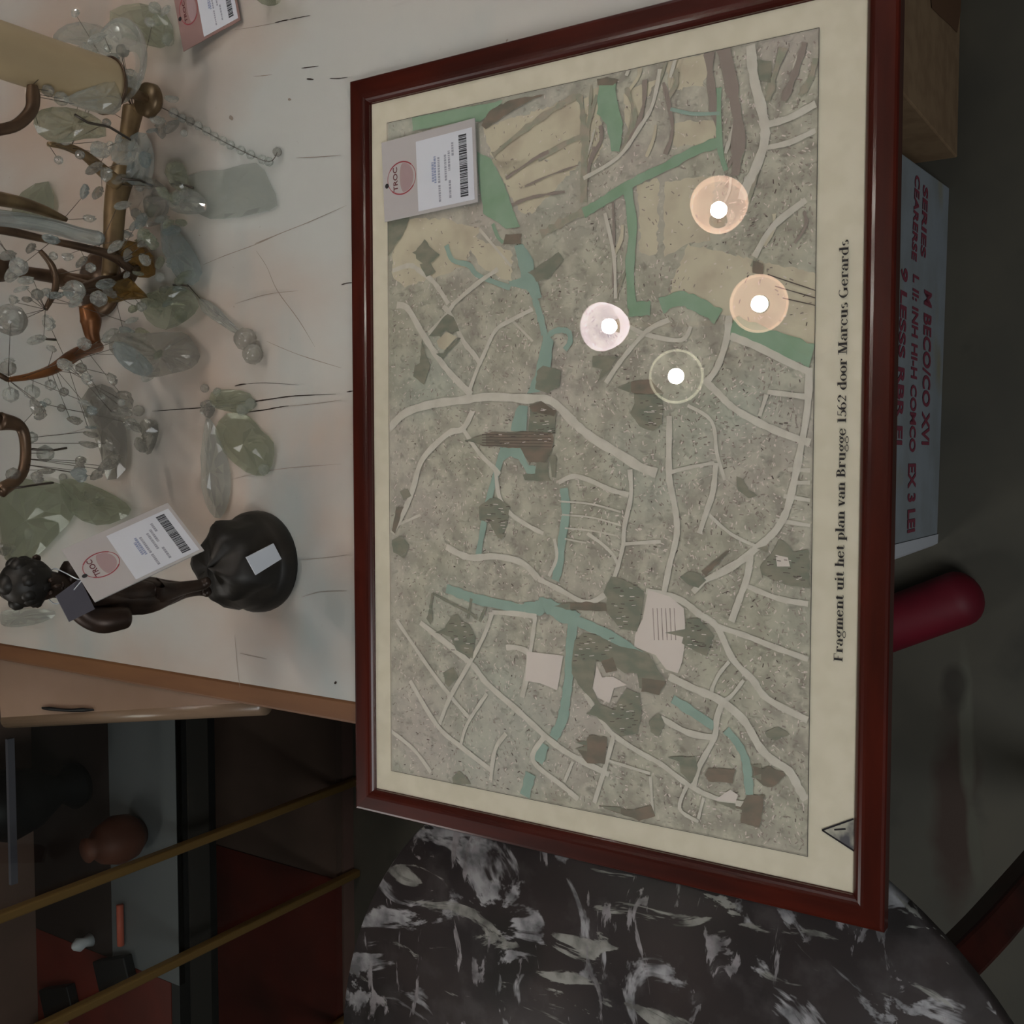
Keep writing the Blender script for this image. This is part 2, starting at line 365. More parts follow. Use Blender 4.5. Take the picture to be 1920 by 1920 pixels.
# cracks traced on the board surface
def strip(mb, pts, wpx, z, mi=0, taper=True):
    P = smooth_line([Vector((*p, 0)) for p in pts], 4); n = len(P)
    Q = [atz(p.x, p.y, z) for p in P]; L = []; R = []
    for i, q in enumerate(Q):
        t = (Q[min(i+1, n-1)] - Q[max(i-1, 0)]).normalized(); s = Vector((-t.y, t.x, 0))
        k = math.sin(math.pi * (i + .35) / (n - .3)) ** .5 if taper else 1
        ww = wpx * .00027 * k * random.uniform(.7, 1.2); L.append(q + s * ww); R.append(q - s * ww)
    mb.add(L + R, [(i, i+1, n+i+1, n+i) for i in range(n-1)], mi)
nck = 0
for pts, wpx, mi in [
    ([(285,771),(330,768),(372,765),(400,762),(440,759),(475,753),(510,748),(545,743),(580,741),(630,739)], 2.6, 0),
    ([(445,776),(470,772),(500,768),(520,764),(542,761)], 2.2, 0), ([(542,761),(590,757),(640,750)], 1.0, 1),
    ([(440,724),(452,721),(462,720)], 2.4, 0), ([(462,720),(500,718),(560,722)], .8, 0),
    ([(515,43),(530,39),(542,37)], 2.4, 0), ([(542,37),(560,33),(582,29)], 1.6, 0), ([(440,56),(480,50),(515,43)], 1.2, 1),
    ([(565,128),(580,126),(597,124)], 1.8, 0), ([(575,148),(588,149)], 2.5, 0), ([(618,147),(635,147),(652,145)], 1.9, 0),
    ([(475,143),(492,142),(510,140)], 1.5, 1), ([(555,296),(600,294),(640,291)], 1.3, 1),
    ([(380,497),(420,480),(480,458),(520,440),(580,416),(650,385)], 1.6, 1), ([(478,457),(520,440)], 1.5, 1),
    ([(480,470),(500,500),(520,545),(560,600),(590,650)], 1.5, 1), ([(440,570),(500,552),(560,545)], 1, 1),
    ([(240,745),(215,752),(180,756)], 1.0, 1), ([(205,788),(170,800),(120,814),(80,816)], 1.2, 1),
    ([(500,640),(560,665),(640,690)], 1.2, 1), ([(640,534),(650,531),(660,530)], 2.2, 0), ([(650,735),(662,733)], 2.0, 0),
    ([(430,900),(520,880),(640,870)], 1.0, 1), ([(560,1050),(610,1046),(655,1040)], .9, 1),
    ([(440,1190),(445,1250),(450,1290)], 1.4, 1), ([(450,1225),(500,1236)], 1.2, 1), ([(565,1120),(600,1110),(650,1108)], .9, 1),
    ([(628,1278),(630,1282)], 6, 0), ([(430,218),(437,224)], 9, 1), ([(540,186),(546,187)], 4, 1)]:
    ck = MB(); nck += 1; strip(ck, pts, wpx, TZ + .0004 + nck * 1e-6, 0); ck.build('scratch' if mi else 'crack', M['faint'] if mi else M['crack'], tb)

# ------------------------------------------------------------ the framed map
PZ = .757                                   # height of the print; the frame lies flat on the table
U = Vector((1, 0, 0)); V = Vector((0, 1, 0)); Nn = Vector((0, 0, 1))
def onplane(px, py, off=0.0): return atz(px, py, PZ + off)
O0 = Vector((0, 0, PZ)); FM = Matrix.Translation(O0)
def uv(px, py):
    d = onplane(px, py) - O0; return Vector((d.dot(U), d.dot(V)))
fr = empty('framed_map', M4=FM)
tag(fr, 'framed city map print in a reddish mahogany frame, lying across the tables', 'picture')
UO = (-.3268, .3356); VO = (.1770, .6545); UI = (-.3054, .3129); VI = (.1993, .6331)
def rail(p, q, a, b, m):
    """mitred rail: outer edge p-q, inner edge a-b (local uv)"""
    mb = MB(); zs = [-.0065, .0040, .0052, .0056, .0056, .0054, .0048, .0038, .0024, .0006, -.0022]
    f = [0, 0, .04, .12, .62, .72, .81, .88, .94, 1.0, 1.0]
    rows = []
    for zz, t in zip(zs, f):
        for s_, e in ((p, a), (q, b)): rows.append(Vector((s_[0] + (e[0]-s_[0])*t, s_[1] + (e[1]-s_[1])*t, zz)))
    n = len(zs); fs = [(2*i, 2*i+1, 2*i+3, 2*i+2) for i in range(n-1)] + [(2*n-2, 2*n-1, 1, 0)]
    fs += [tuple(range(0, 2*n, 2))[::-1], tuple(range(1, 2*n, 2))]
    return mb.add(rows, fs).build('rail', m, fr)
o4 = [(UO[0], VO[0]), (UO[1], VO[0]), (UO[1], VO[1]), (UO[0], VO[1])]; i4 = [(UI[0], VI[0]), (UI[1], VI[0]), (UI[1], VI[1]), (UI[0], VI[1])]
for i in range(4):
    j = (i + 1) % 4; rail(o4[i], o4[j], i4[i], i4[j], M['frame'] if i % 2 == 0 else M['frame_v'])
MB().box((UI[0]-.006, VI[0]-.006, -.0045), (UI[1]+.006, VI[1]+.006, -.0030)).build('backing', M['back'], fr)
MB().box((UI[0]-.005, VI[0]-.005, -.0029), (UI[1]+.005, VI[1]+.005, 0)).build('paper', M['matboard'], fr)
MB().box((UI[0]-.0002, VI[0]-.0002, .0016), (UI[1]+.0002, VI[1]+.0002, .0034)).build('glass_pane', M['glass'], fr)

PU = (-.2859, .2933); PV = (.2317, .6148)
mp = MB(); mats = ['blocks', 'field', 'street', 'square', 'canal', 'moat', 'hedge', 'church', 'churchb', 'ink', 'ink2', 'inkl', 'printline']
MI = {k: i for i, k in enumerate(mats)}
zc = [.00005]
def nz():
    zc[0] += 1.0e-7; return zc[0]
def clampuv(p): return Vector((min(max(p[0], PU[0]), PU[1]), min(max(p[1], PV[0]), PV[1])))
def poly(pts, m):
    z = nz(); P = [clampuv(uv(*p)) for p in pts]
    a = sum(P[i].x*P[(i+1)%len(P)].y - P[(i+1)%len(P)].x*P[i].y for i in range(len(P)))
    f = tuple(range(len(P)));  f = f if a > 0 else f[::-1]
    mp.add([(p.x, p.y, z) for p in P], [f], MI[m])
def rough_poly(pts, m, amp=1.6):
    P = []
    for i in range(len(pts)):
        a = Vector(pts[i]); b = Vector(pts[(i+1) % len(pts)]); n = max(1, int((b-a).length / 7))
        for k in range(n):
            q = a.lerp(b, k/n); P.append((q.x + random.uniform(-amp, amp), q.y + random.uniform(-amp, amp)))
    poly(P, m)
def ribbon(pts, wpx, m, jit=.25, z=None):
    P = smooth_line([Vector((*p, 0)) for p in pts], 5); P = [uv(p.x, p.y) for p in P]; n = len(P); L = []; R = []
    z = nz() if z is None else z
    for i, q in enumerate(P):
        t = (P[min(i+1, n-1)] - P[max(i-1, 0)]); t = t.normalized() if t.length > 0 else Vector((1, 0)); s = Vector((-t.y, t.x))
        ww = wpx * .000237 * (1 + random.uniform(-jit, jit))
        a = clampuv(q + s*ww); b = clampuv(q - s*ww); L.append((a.x, a.y, z)); R.append((b.x, b.y, z))
    mp.add(L + R, [(i+1, i, n+i, n+i+1) for i in range(n-1)], MI[m])
mp.add([(PU[0], PV[0], .00004), (PU[1], PV[0], .00004), (PU[1], PV[1], .00004), (PU[0], PV[1], .00004)], [(0, 1, 2, 3)], MI['blocks'])
# open fields
for pl in [[(905,240),(1085,182),(1100,250),(1095,300),(1010,300),(950,340),(925,300)], [(920,300),(1090,300),(1000,400),(975,400),(945,340)],
           [(740,410),(830,410),(900,430),(870,500),(760,540),(735,520)], [(1195,345),(1235,335),(1232,480),(1200,475)],
           [(1095,185),(1125,160),(1130,280),(1100,320)], [(1290,458),(1350,470),(1420,490),(1532,512),(1530,652),(1470,635),(1380,600),(1250,560)],
           [(1260,230),(1340,225),(1345,265),(1265,275)], [(1250,110),(1330,100),(1320,160),(1255,170)], [(870,440),(960,470),(960,530),(900,500)],
           [(1170,170),(1230,150),(1180,250),(1172,220)], [(1245,340),(1340,330),(1330,450),(1300,455),(1245,480)]]:
    rough_poly(pl, 'field', 3)
# engraved houses: short rows of strokes laid in locally turning directions
for k in range(12000):
    px = random.uniform(722, 1535); py = random.uniform(60, 1605)
    q = uv(px, py)
    if not (PU[0]+.003 < q.x < PU[1]-.003 and PV[0]+.003 < q.y < PV[1]-.003): continue
    fldy = (px < 1100 and py < 520) or (1170 < px < 1345 and py < 500) or (1290 < px < 1530 and 470 < py < 640)
    if fldy and random.random() < .75: continue
    a = .9 * math.sin(px * .021 + 1.3) + .8 * math.cos(py * .017 + px * .006) + random.uniform(-.25, .25)
    if random.random() < .3: a += 1.5
    L = random.uniform(.0005, .0016); wd = random.uniform(.00018, .00050)
    t = Vector((math.cos(a), math.sin(a))); s = Vector((-t.y, t.x)); z = nz()
    c = [q - t*L - s*wd, q + t*L - s*wd, q + t*L + s*wd, q - t*L + s*wd]
    mp.add([(v.x, v.y, z) for v in c], [(0, 1, 2, 3)], MI[random.choices(['ink', 'ink2', 'inkl'], [.05, .50, .45])[0]])
# garden plot lines upper right
for k in range(26):
    px = random.uniform(1115, 1520); py = random.uniform(70, 460)
    if 1170 < px < 1345 and py > 300: continue
    ribbon([(px, py), (px + random.uniform(-12, 4), py + 28), (px - 18, py + 60)], random.uniform(3, 9), random.choice(['hedge', 'ink2', 'street', 'field']))
# tree rows and hedges
for pts, wd, m in [
    ([(925,292),(960,262),(1010,225),(1060,192),(1085,182),(1093,210),(1095,260),(1096,320),(1095,380)], 10, 'hedge'),
    ([(1010,300),(1060,270),(1096,255)], 7, 'hedge'), ([(950,335),(1000,300),(1030,285)], 5, 'ink2'), ([(985,350),(1030,330),(1085,310)], 3, 'ink2'),
    ([(1015,440),(1050,420),(1100,394)], 14, 'hedge'), ([(1155,560),(1185,470),(1190,400)], 5, 'hedge'),
    ([(960,385),(1000,370),(1060,360)], 5, 'ink2'), ([(1150,380),(1152,450),(1150,540)], 4, 'ink2'),
    ([(1110,160),(1105,230),(1100,300)], 5, 'hedge'), ([(1175,165),(1190,220),(1170,280)], 8, 'hedge'), ([(1210,150),(1205,210),(1175,280)], 7, 'ink2'),
    ([(1245,155),(1262,240),(1248,290)], 6, 'ink2'), ([(1330,90),(1335,170),(1350,240)], 14, 'ink2'), ([(1355,80),(1370,150),(1385,240),(1380,330)], 16, 'ink2'),
    ([(1470,90),(1450,150),(1440,190)], 12, 'hedge'), ([(1510,80),(1490,140),(1470,190)], 12, 'ink2'), ([(1500,180),(1520,150),(1530,110)], 9, 'hedge')]:
    ribbon(pts, wd, m, .5)
# water
rough_poly([(773,221),(911,195),(944,189),(930,205),(918,214),(901,228),(864,230),(775,246)], 'moat', 1)
rough_poly([(895,285),(920,296),(948,347),(965,400),(976,425),(951,430),(930,415),(908,401),(900,347)], 'moat', 1)
rough_poly([(965,462),(981,458),(1002,488),(1002,507),(1012,535),(1016,558),(1002,563),(988,542),(958,537),(955,528),(979,521),(972,490)], 'canal', 1)
rough_poly([(1123,150),(1154,153),(1160,193),(1169,233),(1163,285),(1149,285),(1137,233),(1121,213)], 'moat', 1.5)
rough_poly([(1022,622),(1038,640),(1033,690),(1012,735),(989,738),(1003,705),(1014,655)], 'canal', 1)
rough_poly([(974,759),(990,761),(988,808),(958,808),(965,780)], 'canal', 1)
rough_poly([(944,839),(976,839),(993,872),(1007,874),(1005,888),(990,888),(974,862),(958,855),(944,865),(934,880),(936,855)], 'canal', 1)
for pts, wd, m in [
    ([(1003,560),(1013,590),(1022,628)], 12, 'canal'), ([(1024,655),(1028,632),(1045,620),(1066,622),(1070,640),(1060,656)], 9, 'canal'),
    ([(945,840),(934,880),(922,920),(912,960),(905,1000),(897,1045)], 12, 'canal'),
    ([(1058,915),(1062,960),(1055,1010),(1050,1055),(1042,1088)], 15, 'canal'),
    ([(838,1103),(865,1113),(890,1122),(935,1132),(985,1143)], 17, 'canal'), ([(985,1143),(1010,1140),(1025,1135),(1055,1150),(1085,1165)], 26, 'canal'),
    ([(1085,1165),(1120,1180),(1150,1195),(1185,1218),(1212,1240)], 17, 'canal'),
    ([(1075,1170),(1072,1200),(1070,1235),(1068,1265),(1062,1310),(1055,1350),(1038,1383)], 18, 'canal'),
    ([(1022,1395),(1010,1428)], 19, 'canal'), ([(996,1450),(985,1492)], 19, 'canal'),
    ([(1262,1310),(1300,1335),(1340,1362)], 15, 'canal'), ([(1362,1368),(1385,1395),(1400,1430),(1406,1490)], 13, 'canal'),
    ([(1372,612),(1420,630),(1470,648),(1526,668)], 30, 'moat'), ([(1240,574),(1275,560),(1310,572),(1348,594)], 22, 'moat'), ([(1180,580),(1220,578)], 20, 'moat'),
    ([(1095,400),(1125,382),(1152,365),(1200,336),(1249,313),(1300,285),(1346,268)], 15, 'moat'),
    ([(1177,350),(1187,430),(1182,500),(1186,578)], 15, 'moat'), ([(1349,165),(1350,270),(1362,320)], 8, 'moat'), ([(1258,205),(1300,214),(1350,213)], 5, 'canal'),
    ([(838,460),(850,488),(880,497),(895,515),(930,530),(958,540)], 9, 'canal'), ([(925,420),(935,445),(945,455)], 6, 'moat')]:
    ribbon(pts, wd * 1.05, m, .18)
# streets
for pts, wd in [
    ([(730,805),(760,775),(810,758),(870,750),(920,744),(990,748),(1035,752),(1075,790),(1110,820),(1160,850),(1200,875),(1232,887)], 15),
    ([(745,572),(765,578),(790,620),(815,660),(845,700),(885,740)], 12), ([(850,573),(830,600),(805,625)], 8),
    ([(832,575),(845,590),(870,640),(890,665),(903,685)], 9), ([(737,508),(770,498),(790,510),(815,530),(842,570)], 9), ([(848,573),(880,545),(905,525),(935,505)], 8),
    ([(880,735),(895,695),(908,665),(930,620),(960,600),(1000,580)], 7), ([(737,1000),(765,945),(777,911),(794,860),(841,813),(869,804),(887,771)], 11),
    ([(869,804),(900,850),(930,880),(938,890)], 9), ([(930,880),(937,930),(955,960),(990,985),(1020,1000)], 8),
    ([(838,1025),(880,1045),(930,1043),(980,1055),(1010,1085)], 12), ([(1010,1085),(1050,1105),(1100,1130),(1135,1115)], 9),
    ([(1048,905),(1075,893),(1105,900),(1145,918),(1180,928)], 8), ([(1256,780),(1255,850),(1256,900),(1266,950),(1270,1000),(1256,1060),(1250,1090),(1238,1150)], 10),
    ([(1320,712),(1345,735),(1370,760),(1400,780),(1450,805),(1500,824),(1520,830)], 11),
    ([(1518,690),(1514,770),(1500,850),(1490,900),(1478,950),(1462,985),(1440,1010),(1410,1035),(1380,1058),(1340,1080)], 11),
    ([(1256,886),(1295,876),(1340,868)], 6), ([(1343,868),(1338,920),(1325,960),(1312,1000)], 9), ([(1325,960),(1370,1000),(1420,1025)], 5),
    ([(1182,880),(1184,930),(1172,985),(1170,1020)], 8), ([(1170,1020),(1240,1015)], 6), ([(1170,1020),(1160,1060),(1143,1110)], 7),
    ([(1102,1000),(1130,1020),(1150,1040),(1160,1060)], 6), ([(1340,1080),(1320,1090),(1300,1110)], 9), ([(1408,1037),(1402,1080),(1388,1120),(1372,1165)], 10),
    ([(1212,1108),(1275,1124),(1310,1150),(1344,1174),(1375,1236),(1412,1274),(1440,1310),(1515,1350)], 11),
    ([(1344,1174),(1400,1192),(1450,1212),(1516,1236)], 9), ([(1400,1098),(1460,1122),(1516,1132)], 8), ([(1368,1240),(1345,1270),(1335,1305),(1365,1310),(1395,1275)], 6),
    ([(1255,1268),(1300,1290),(1350,1312),(1395,1350),(1425,1400),(1450,1425),(1480,1445),(1500,1480),(1512,1500)], 13),
    ([(1240,1345),(1290,1373),(1340,1383)], 10), ([(1356,1315),(1345,1345),(1340,1383),(1310,1440),(1300,1480)], 9),
    ([(1098,1300),(1130,1350),(1152,1378),(1200,1410),(1240,1432),(1290,1470),(1340,1495),(1395,1508)], 9),
    ([(1152,1378),(1135,1440),(1115,1505)], 8), ([(1290,1470),(1275,1515),(1310,1540)], 6), ([(1220,1455),(1225,1520)], 5), ([(1320,1495),(1310,1535)], 5),
    ([(744,1161),(804,1250),(846,1305),(880,1345)], 8), ([(789,1167),(882,1242),(914,1281),(973,1333),(1033,1388),(1075,1417),(1143,1452)], 11),
    ([(770,1276),(820,1359),(867,1401),(921,1443)], 9), ([(734,1370),(778,1406),(809,1448)], 8), ([(924,1148),(908,1193),(882,1242),(846,1305),(825,1357)], 8),
    ([(914,1300),(877,1357),(865,1396)], 7), ([(950,1375),(929,1406),(921,1463)], 8), ([(924,1148),(965,1150),(1007,1156)], 9), ([(1005,1156),(1000,1190),(995,1225)], 8),
    ([(950,1214),(970,1214),(992,1227),(988,1270),(980,1307)], 10), ([(1020,1383),(1000,1425),(1057,1474),(1085,1498)], 9), ([(1075,1427),(1059,1466)], 6),
    ([(1408,85),(1415,150),(1430,210),(1435,260),(1420,310),(1400,350),(1392,375)], 15), ([(1435,235),(1480,222),(1530,195)], 10), ([(1435,278),(1480,268),(1530,245)], 8),
    ([(1095,335),(1160,295),(1200,240),(1225,195),(1238,130)], 7), ([(1415,482),(1450,425),(1512,375)], 10), ([(1135,400),(1152,480),(1155,560)], 6),
    ([(1368,592),(1362,640),(1345,690),(1322,720)], 11), ([(1370,630),(1420,650),(1480,680),(1520,698)], 11), ([(1137,718),(1170,670),(1215,620),(1255,600)], 8),
    ([(1180,612),(1215,628),(1278,638),(1296,612)], 7), ([(1290,760),(1335,790),(1345,850),(1360,900)], 6), ([(1440,735),(1520,745)], 8), ([(1438,740),(1425,780)], 6),
    ([(1490,905),(1520,905)], 6), ([(1488,925),(1480,930)], 5), ([(1478,880),(1520,882)], 6), ([(1470,930),(1520,938)], 6), ([(1455,975),(1520,985)], 6),
    ([(1050,940),(1110,945),(1165,960)], 3), ([(1055,965),(1110,970),(1165,985)], 3), ([(1060,990),(1110,995),(1160,1005)], 3), ([(1060,1010),(1100,1018)], 3),
    ([(745,985),(790,965)], 5), ([(960,600),(1000,640)], 4), ([(1040,1010),(1045,1045),(1030,1080)], 6), ([(900,430),(960,500)], 5), ([(1220,1450),(1140,1425)], 5)]:
    ribbon(pts, wd * 1.0, 'street', .16)
poly([(989,1221),(1057,1229),(1046,1294),(1015,1281),(986,1276)], 'square')
poly([(1216,1106),(1256,1118),(1283,1140),(1287,1190),(1280,1240),(1272,1262),(1250,1255),(1230,1228),(1190,1212),(1192,1188),(1206,1160)], 'square')
for k in range(6): ribbon([(1225+k*8, 1140), (1228+k*8, 1200)], 1.4, 'ink2')
for k in range(3): ribbon([(1440+k*14, 515+k*22), (1530, 545+k*14)], 1.6, 'ink')
# buildings
G = 'church'; B_ = 'churchb'
for pl, m in [
    ([(878,825),(911,813),(923,810),(1037,811),(1040,822),(1035,846),(1023,867),(993,867),(976,841),(906,836)], B_),
    ([(993,757),(1016,752),(1044,771),(1040,811),(991,808),(995,780)], G), ([(993,762),(1016,752),(1044,771),(1040,780),(1000,772)], B_),
    ([(1007,867),(1028,867),(1030,895),(1037,902),(985,900),(981,890),(1005,888)], G), ([(1030,855),(1045,855),(1042,895),(1036,895)], G),
    ([(1005,730),(1008,695),(1020,685),(1052,694),(1050,725),(1028,737)], G), ([(1165,726),(1190,715),(1222,712),(1245,738),(1190,738)], B_),
    ([(1190,738),(1243,740),(1243,795),(1225,808),(1200,800),(1183,775),(1192,755)], G), ([(995,509),(1028,488),(1049,472),(1059,486),(1028,523),(1007,528)], G),
    ([(948,440),(979,438),(977,457),(944,459)], B_), ([(780,472),(798,448),(806,462),(825,478),(802,500),(782,486)], G), ([(788,496),(808,492),(818,510),(800,520)], G),
    ([(805,630),(840,588),(852,595),(862,621),(845,623),(835,618),(827,630)], G), ([(818,663),(832,672),(866,634),(862,632),(832,662)], G),
    ([(788,680),(792,635),(800,665),(808,682),(796,722),(775,705),(778,685)], G), ([(920,935),(932,932),(958,950),(950,990),(935,1010),(920,982),(900,975),(898,950)], G),
    ([(735,1012),(755,1004),(768,1020),(760,1048),(738,1035)], G), ([(750,922),(765,915),(772,930),(758,938)], G), ([(735,995),(745,950),(758,950),(742,1000)], B_),
    ([(846,1156),(860,1150),(867,1165),(882,1172),(893,1193),(887,1234),(856,1219),(846,1193),(817,1185),(835,1178)], G), ([(800,1160),(808,1138),(812,1160),(808,1172)], G),
    ([(1147,1080),(1180,1090),(1209,1108),(1203,1150),(1196,1183),(1165,1180),(1150,1161),(1136,1145),(1140,1120),(1132,1110)], G),
    ([(1043,1136),(1062,1130),(1100,1128),(1137,1132),(1140,1146),(1062,1142)], B_),
    ([(1078,1200),(1095,1187),(1125,1192),(1160,1210),(1195,1218),(1218,1226),(1250,1280),(1236,1302),(1200,1290),(1195,1262),(1172,1262),(1150,1245),(1118,1240),(1112,1290),(1125,1318),(1150,1330),(1175,1290),(1200,1300),(1204,1340),(1195,1375),(1165,1380),(1130,1350),(1106,1335),(1118,1318),(1090,1290),(1072,1262)], G),
    ([(1128,1240),(1150,1232),(1158,1256),(1138,1262)], B_), ([(1205,1270),(1250,1278),(1236,1302),(1204,1296)], B_),
    ([(1250,1185),(1283,1190),(1290,1160),(1310,1158),(1340,1190),(1325,1230),(1300,1218),(1280,1205),(1282,1192)], G),
    ([(1080,1385),(1100,1392),(1105,1378),(1140,1382),(1135,1432),(1102,1430),(1082,1402),(1096,1400)], B_),
    ([(1425,1062),(1450,1035),(1462,1010),(1478,1020),(1490,1035),(1518,1030),(1518,1102),(1480,1098),(1430,1078)], G),
    ([(1276,1082),(1295,1070),(1312,1075),(1325,1088),(1310,1103),(1292,1096)], G), ([(1315,1070),(1360,1035),(1372,1030),(1325,1080)], B_),
    ([(1381,892),(1395,898),(1405,918),(1421,929),(1404,934),(1384,918)], G), ([(1218,1350),(1236,1338),(1248,1355),(1235,1380),(1220,1372)], G),
    ([(1435,1372),(1460,1362),(1482,1376),(1455,1388),(1440,1382)], G), ([(1330,1440),(1380,1442),(1375,1468),(1330,1465),(1322,1452)], B_),
    ([(1256,1421),(1303,1418),(1310,1440),(1298,1468),(1278,1448),(1275,1425)], G), ([(1412,1434),(1430,1440),(1445,1436),(1475,1452),(1450,1476),(1432,1472),(1414,1456)], B_),
    ([(1338,1502),(1390,1512),(1402,1490),(1435,1490),(1425,1552),(1390,1542),(1393,1518)], B_), ([(1128,1512),(1190,1518),(1222,1508),(1230,1530),(1200,1538)], B_),
    ([(1420,112),(1448,116),(1446,155),(1424,150)], G), ([(1412,490),(1432,494),(1432,516),(1412,512)], B_), ([(848,1458),(862,1444),(885,1470),(852,1470)], G),
    ([(832,1262),(852,1250),(860,1270),(842,1288),(836,1280)], G), ([(918,209),(958,188),(1028,176),(993,190),(946,219),(911,242),(904,235)], B_),
    ([(726,410),(770,406),(756,441),(728,481)], G), ([(1112,668),(1160,668),(1140,700),(1120,718),(1130,692),(1112,688)], G), ([(935,1004),(950,1000),(942,1012)], G),
    ([(1120,150),(1140,145),(1162,150),(1150,160),(1122,160)], B_), ([(1168,725),(1180,717),(1182,731)], G)]:
    rough_poly(pl, m, 1.0)
for tip, b1, b2 in [((1248,1186),(1286,1179),(1286,1195)), ((1040,1136),(1070,1130),(1070,1143)), ((1253,1420),(1282,1417),(1282,1430)), ((1408,1434),(1428,1432),(1428,1440)), ((1408,1456),(1428,1450),(1428,1462)),
                    ((1336,1501),(1380,1506),(1380,1518)), ((1124,1511),(1165,1513),(1165,1524)), ((1100,1338),(1125,1322),(1130,1345)), ((1158,727),(1184,717),(1184,737)), ((774,474),(790,466),(790,482)),
                    ((1080,1392),(1102,1388),(1102,1398)), ((1078,1404),(1102,1398),(1102,1408)), ((990,511),(1006,507),(1006,520)), ((1276,1083),(1294,1079),(1294,1090)), ((1420,1028),(1440,1022),(1440,1036)), ((872,826),(912,815),(912,834))]:
    poly([tip, b1, b2], 'church')
for k in range(5): ribbon([(905, 815+k*5), (1035, 814+k*6)], 1.3, 'ink')
poly([(1120,1248),(1130,1270),(1150,1268),(1176,1284),(1152,1290),(1144,1318),(1122,1308),(1112,1290)], 'square')
poly([(1455,1040),(1478,1045),(1482,1062),(1458,1062)], 'square'); poly([(1340,1500),(1370,1480),(1385,1490),(1380,1503)], 'square')
poly([(820,640),(838,622),(858,632),(835,656),(824,652)], 'field')
for pts in [[(812,1112),(845,1130),(880,1148),(896,1160)], [(885,1122),(878,1160)], [(912,1138),(900,1165)], [(812,1112),(808,1140)]]: ribbon(pts, 5, 'church')
# engraved windows and roof ticks on the big buildings
for cx, cy, rx, ry in [(975,823,60,10),(1020,790,20,25),(1218,770,22,30),(1175,1135,28,40),(1110,1215,35,25),(1165,1340,30,35),(1310,1190,22,25),(1470,1065,35,25),(930,970,20,28),(860,1195,24,30)]:
    for k in range(26):
        x0 = cx + random.uniform(-rx, rx); y0 = cy + random.uniform(-ry, ry)
        ribbon([(x0, y0), (x0 + random.uniform(4, 9), y0 + random.uniform(-1, 1))], 1.2, random.choice(['ink', 'inkl', 'ink']), 0)
# border line
def bl(a, b):
    x0, x1 = sorted((a[0], b[0])); y0, y1 = sorted((a[1], b[1])); z = nz(); e = .00022
    mp.add([(x0-e, y0-e, z), (x1+e, y0-e, z), (x1+e, y1+e, z), (x0-e, y1+e, z)], [(0, 1, 2, 3)], MI['printline'])
for a, b in [((PU[0], PV[0]), (PU[1], PV[0])), ((PU[1], PV[0]), (PU[1], PV[1])), ((PU[0], PV[1]), (PU[1], PV[1])), ((PU[0], PV[0]), (PU[0], PV[1]))]: bl(a, b)
mp.build('printed_map', [M[k] for k in mats], fr)

# title in a high-contrast serif, each letter from stems, hairlines and bowls
ST, HR = .30, .085
def stem(x, y0, y1, b=1, t=1):
    o = [[(x-ST/2, y0), (x+ST/2, y0), (x+ST/2, y1), (x-ST/2, y1)]]
    if b: o.append([(x-.30, y0), (x+.30, y0), (x+.30, y0+HR), (x-.30, y0+HR)])
    if t == 1: o.append([(x-.30, y1-HR), (x+.30, y1-HR), (x+.30, y1), (x-.30, y1)])
    if t == 2: o.append([(x-.30, y1-HR), (x, y1-HR), (x, y1), (x-.30, y1-.02)])
    return o
def hl(x0, x1, y): return [[(x0, y-HR/2), (x1, y-HR/2), (x1, y+HR/2), (x0, y+HR/2)]]
def arc(cx, cy, rx, ry, a0, a1, heavy=1):
    o = []; n = 12
    for i in range(n):
        q = []
        for k, sg in ((i, 1), (i+1, 1), (i+1, -1), (i, -1)):
            a = math.radians(a0 + (a1-a0)*k/n); wdt = HR + (ST-HR)*heavy*abs(math.cos(a))**1.3
            q.append((cx + (rx + sg*wdt/2)*math.cos(a), cy + (ry + sg*HR/2*1.0)*math.sin(a)))
        o.append(q)
    return o
def dot(x, y, r=.13): return [[(x + r*math.cos(k*math.pi/4), y + r*math.sin(k*math.pi/4)) for k in range(8)]]
def diag(x0, y0, x1, y1, w_): return [[(x0-w_/2, y0), (x0+w_/2, y0), (x1+w_/2, y1), (x1-w_/2, y1)]]
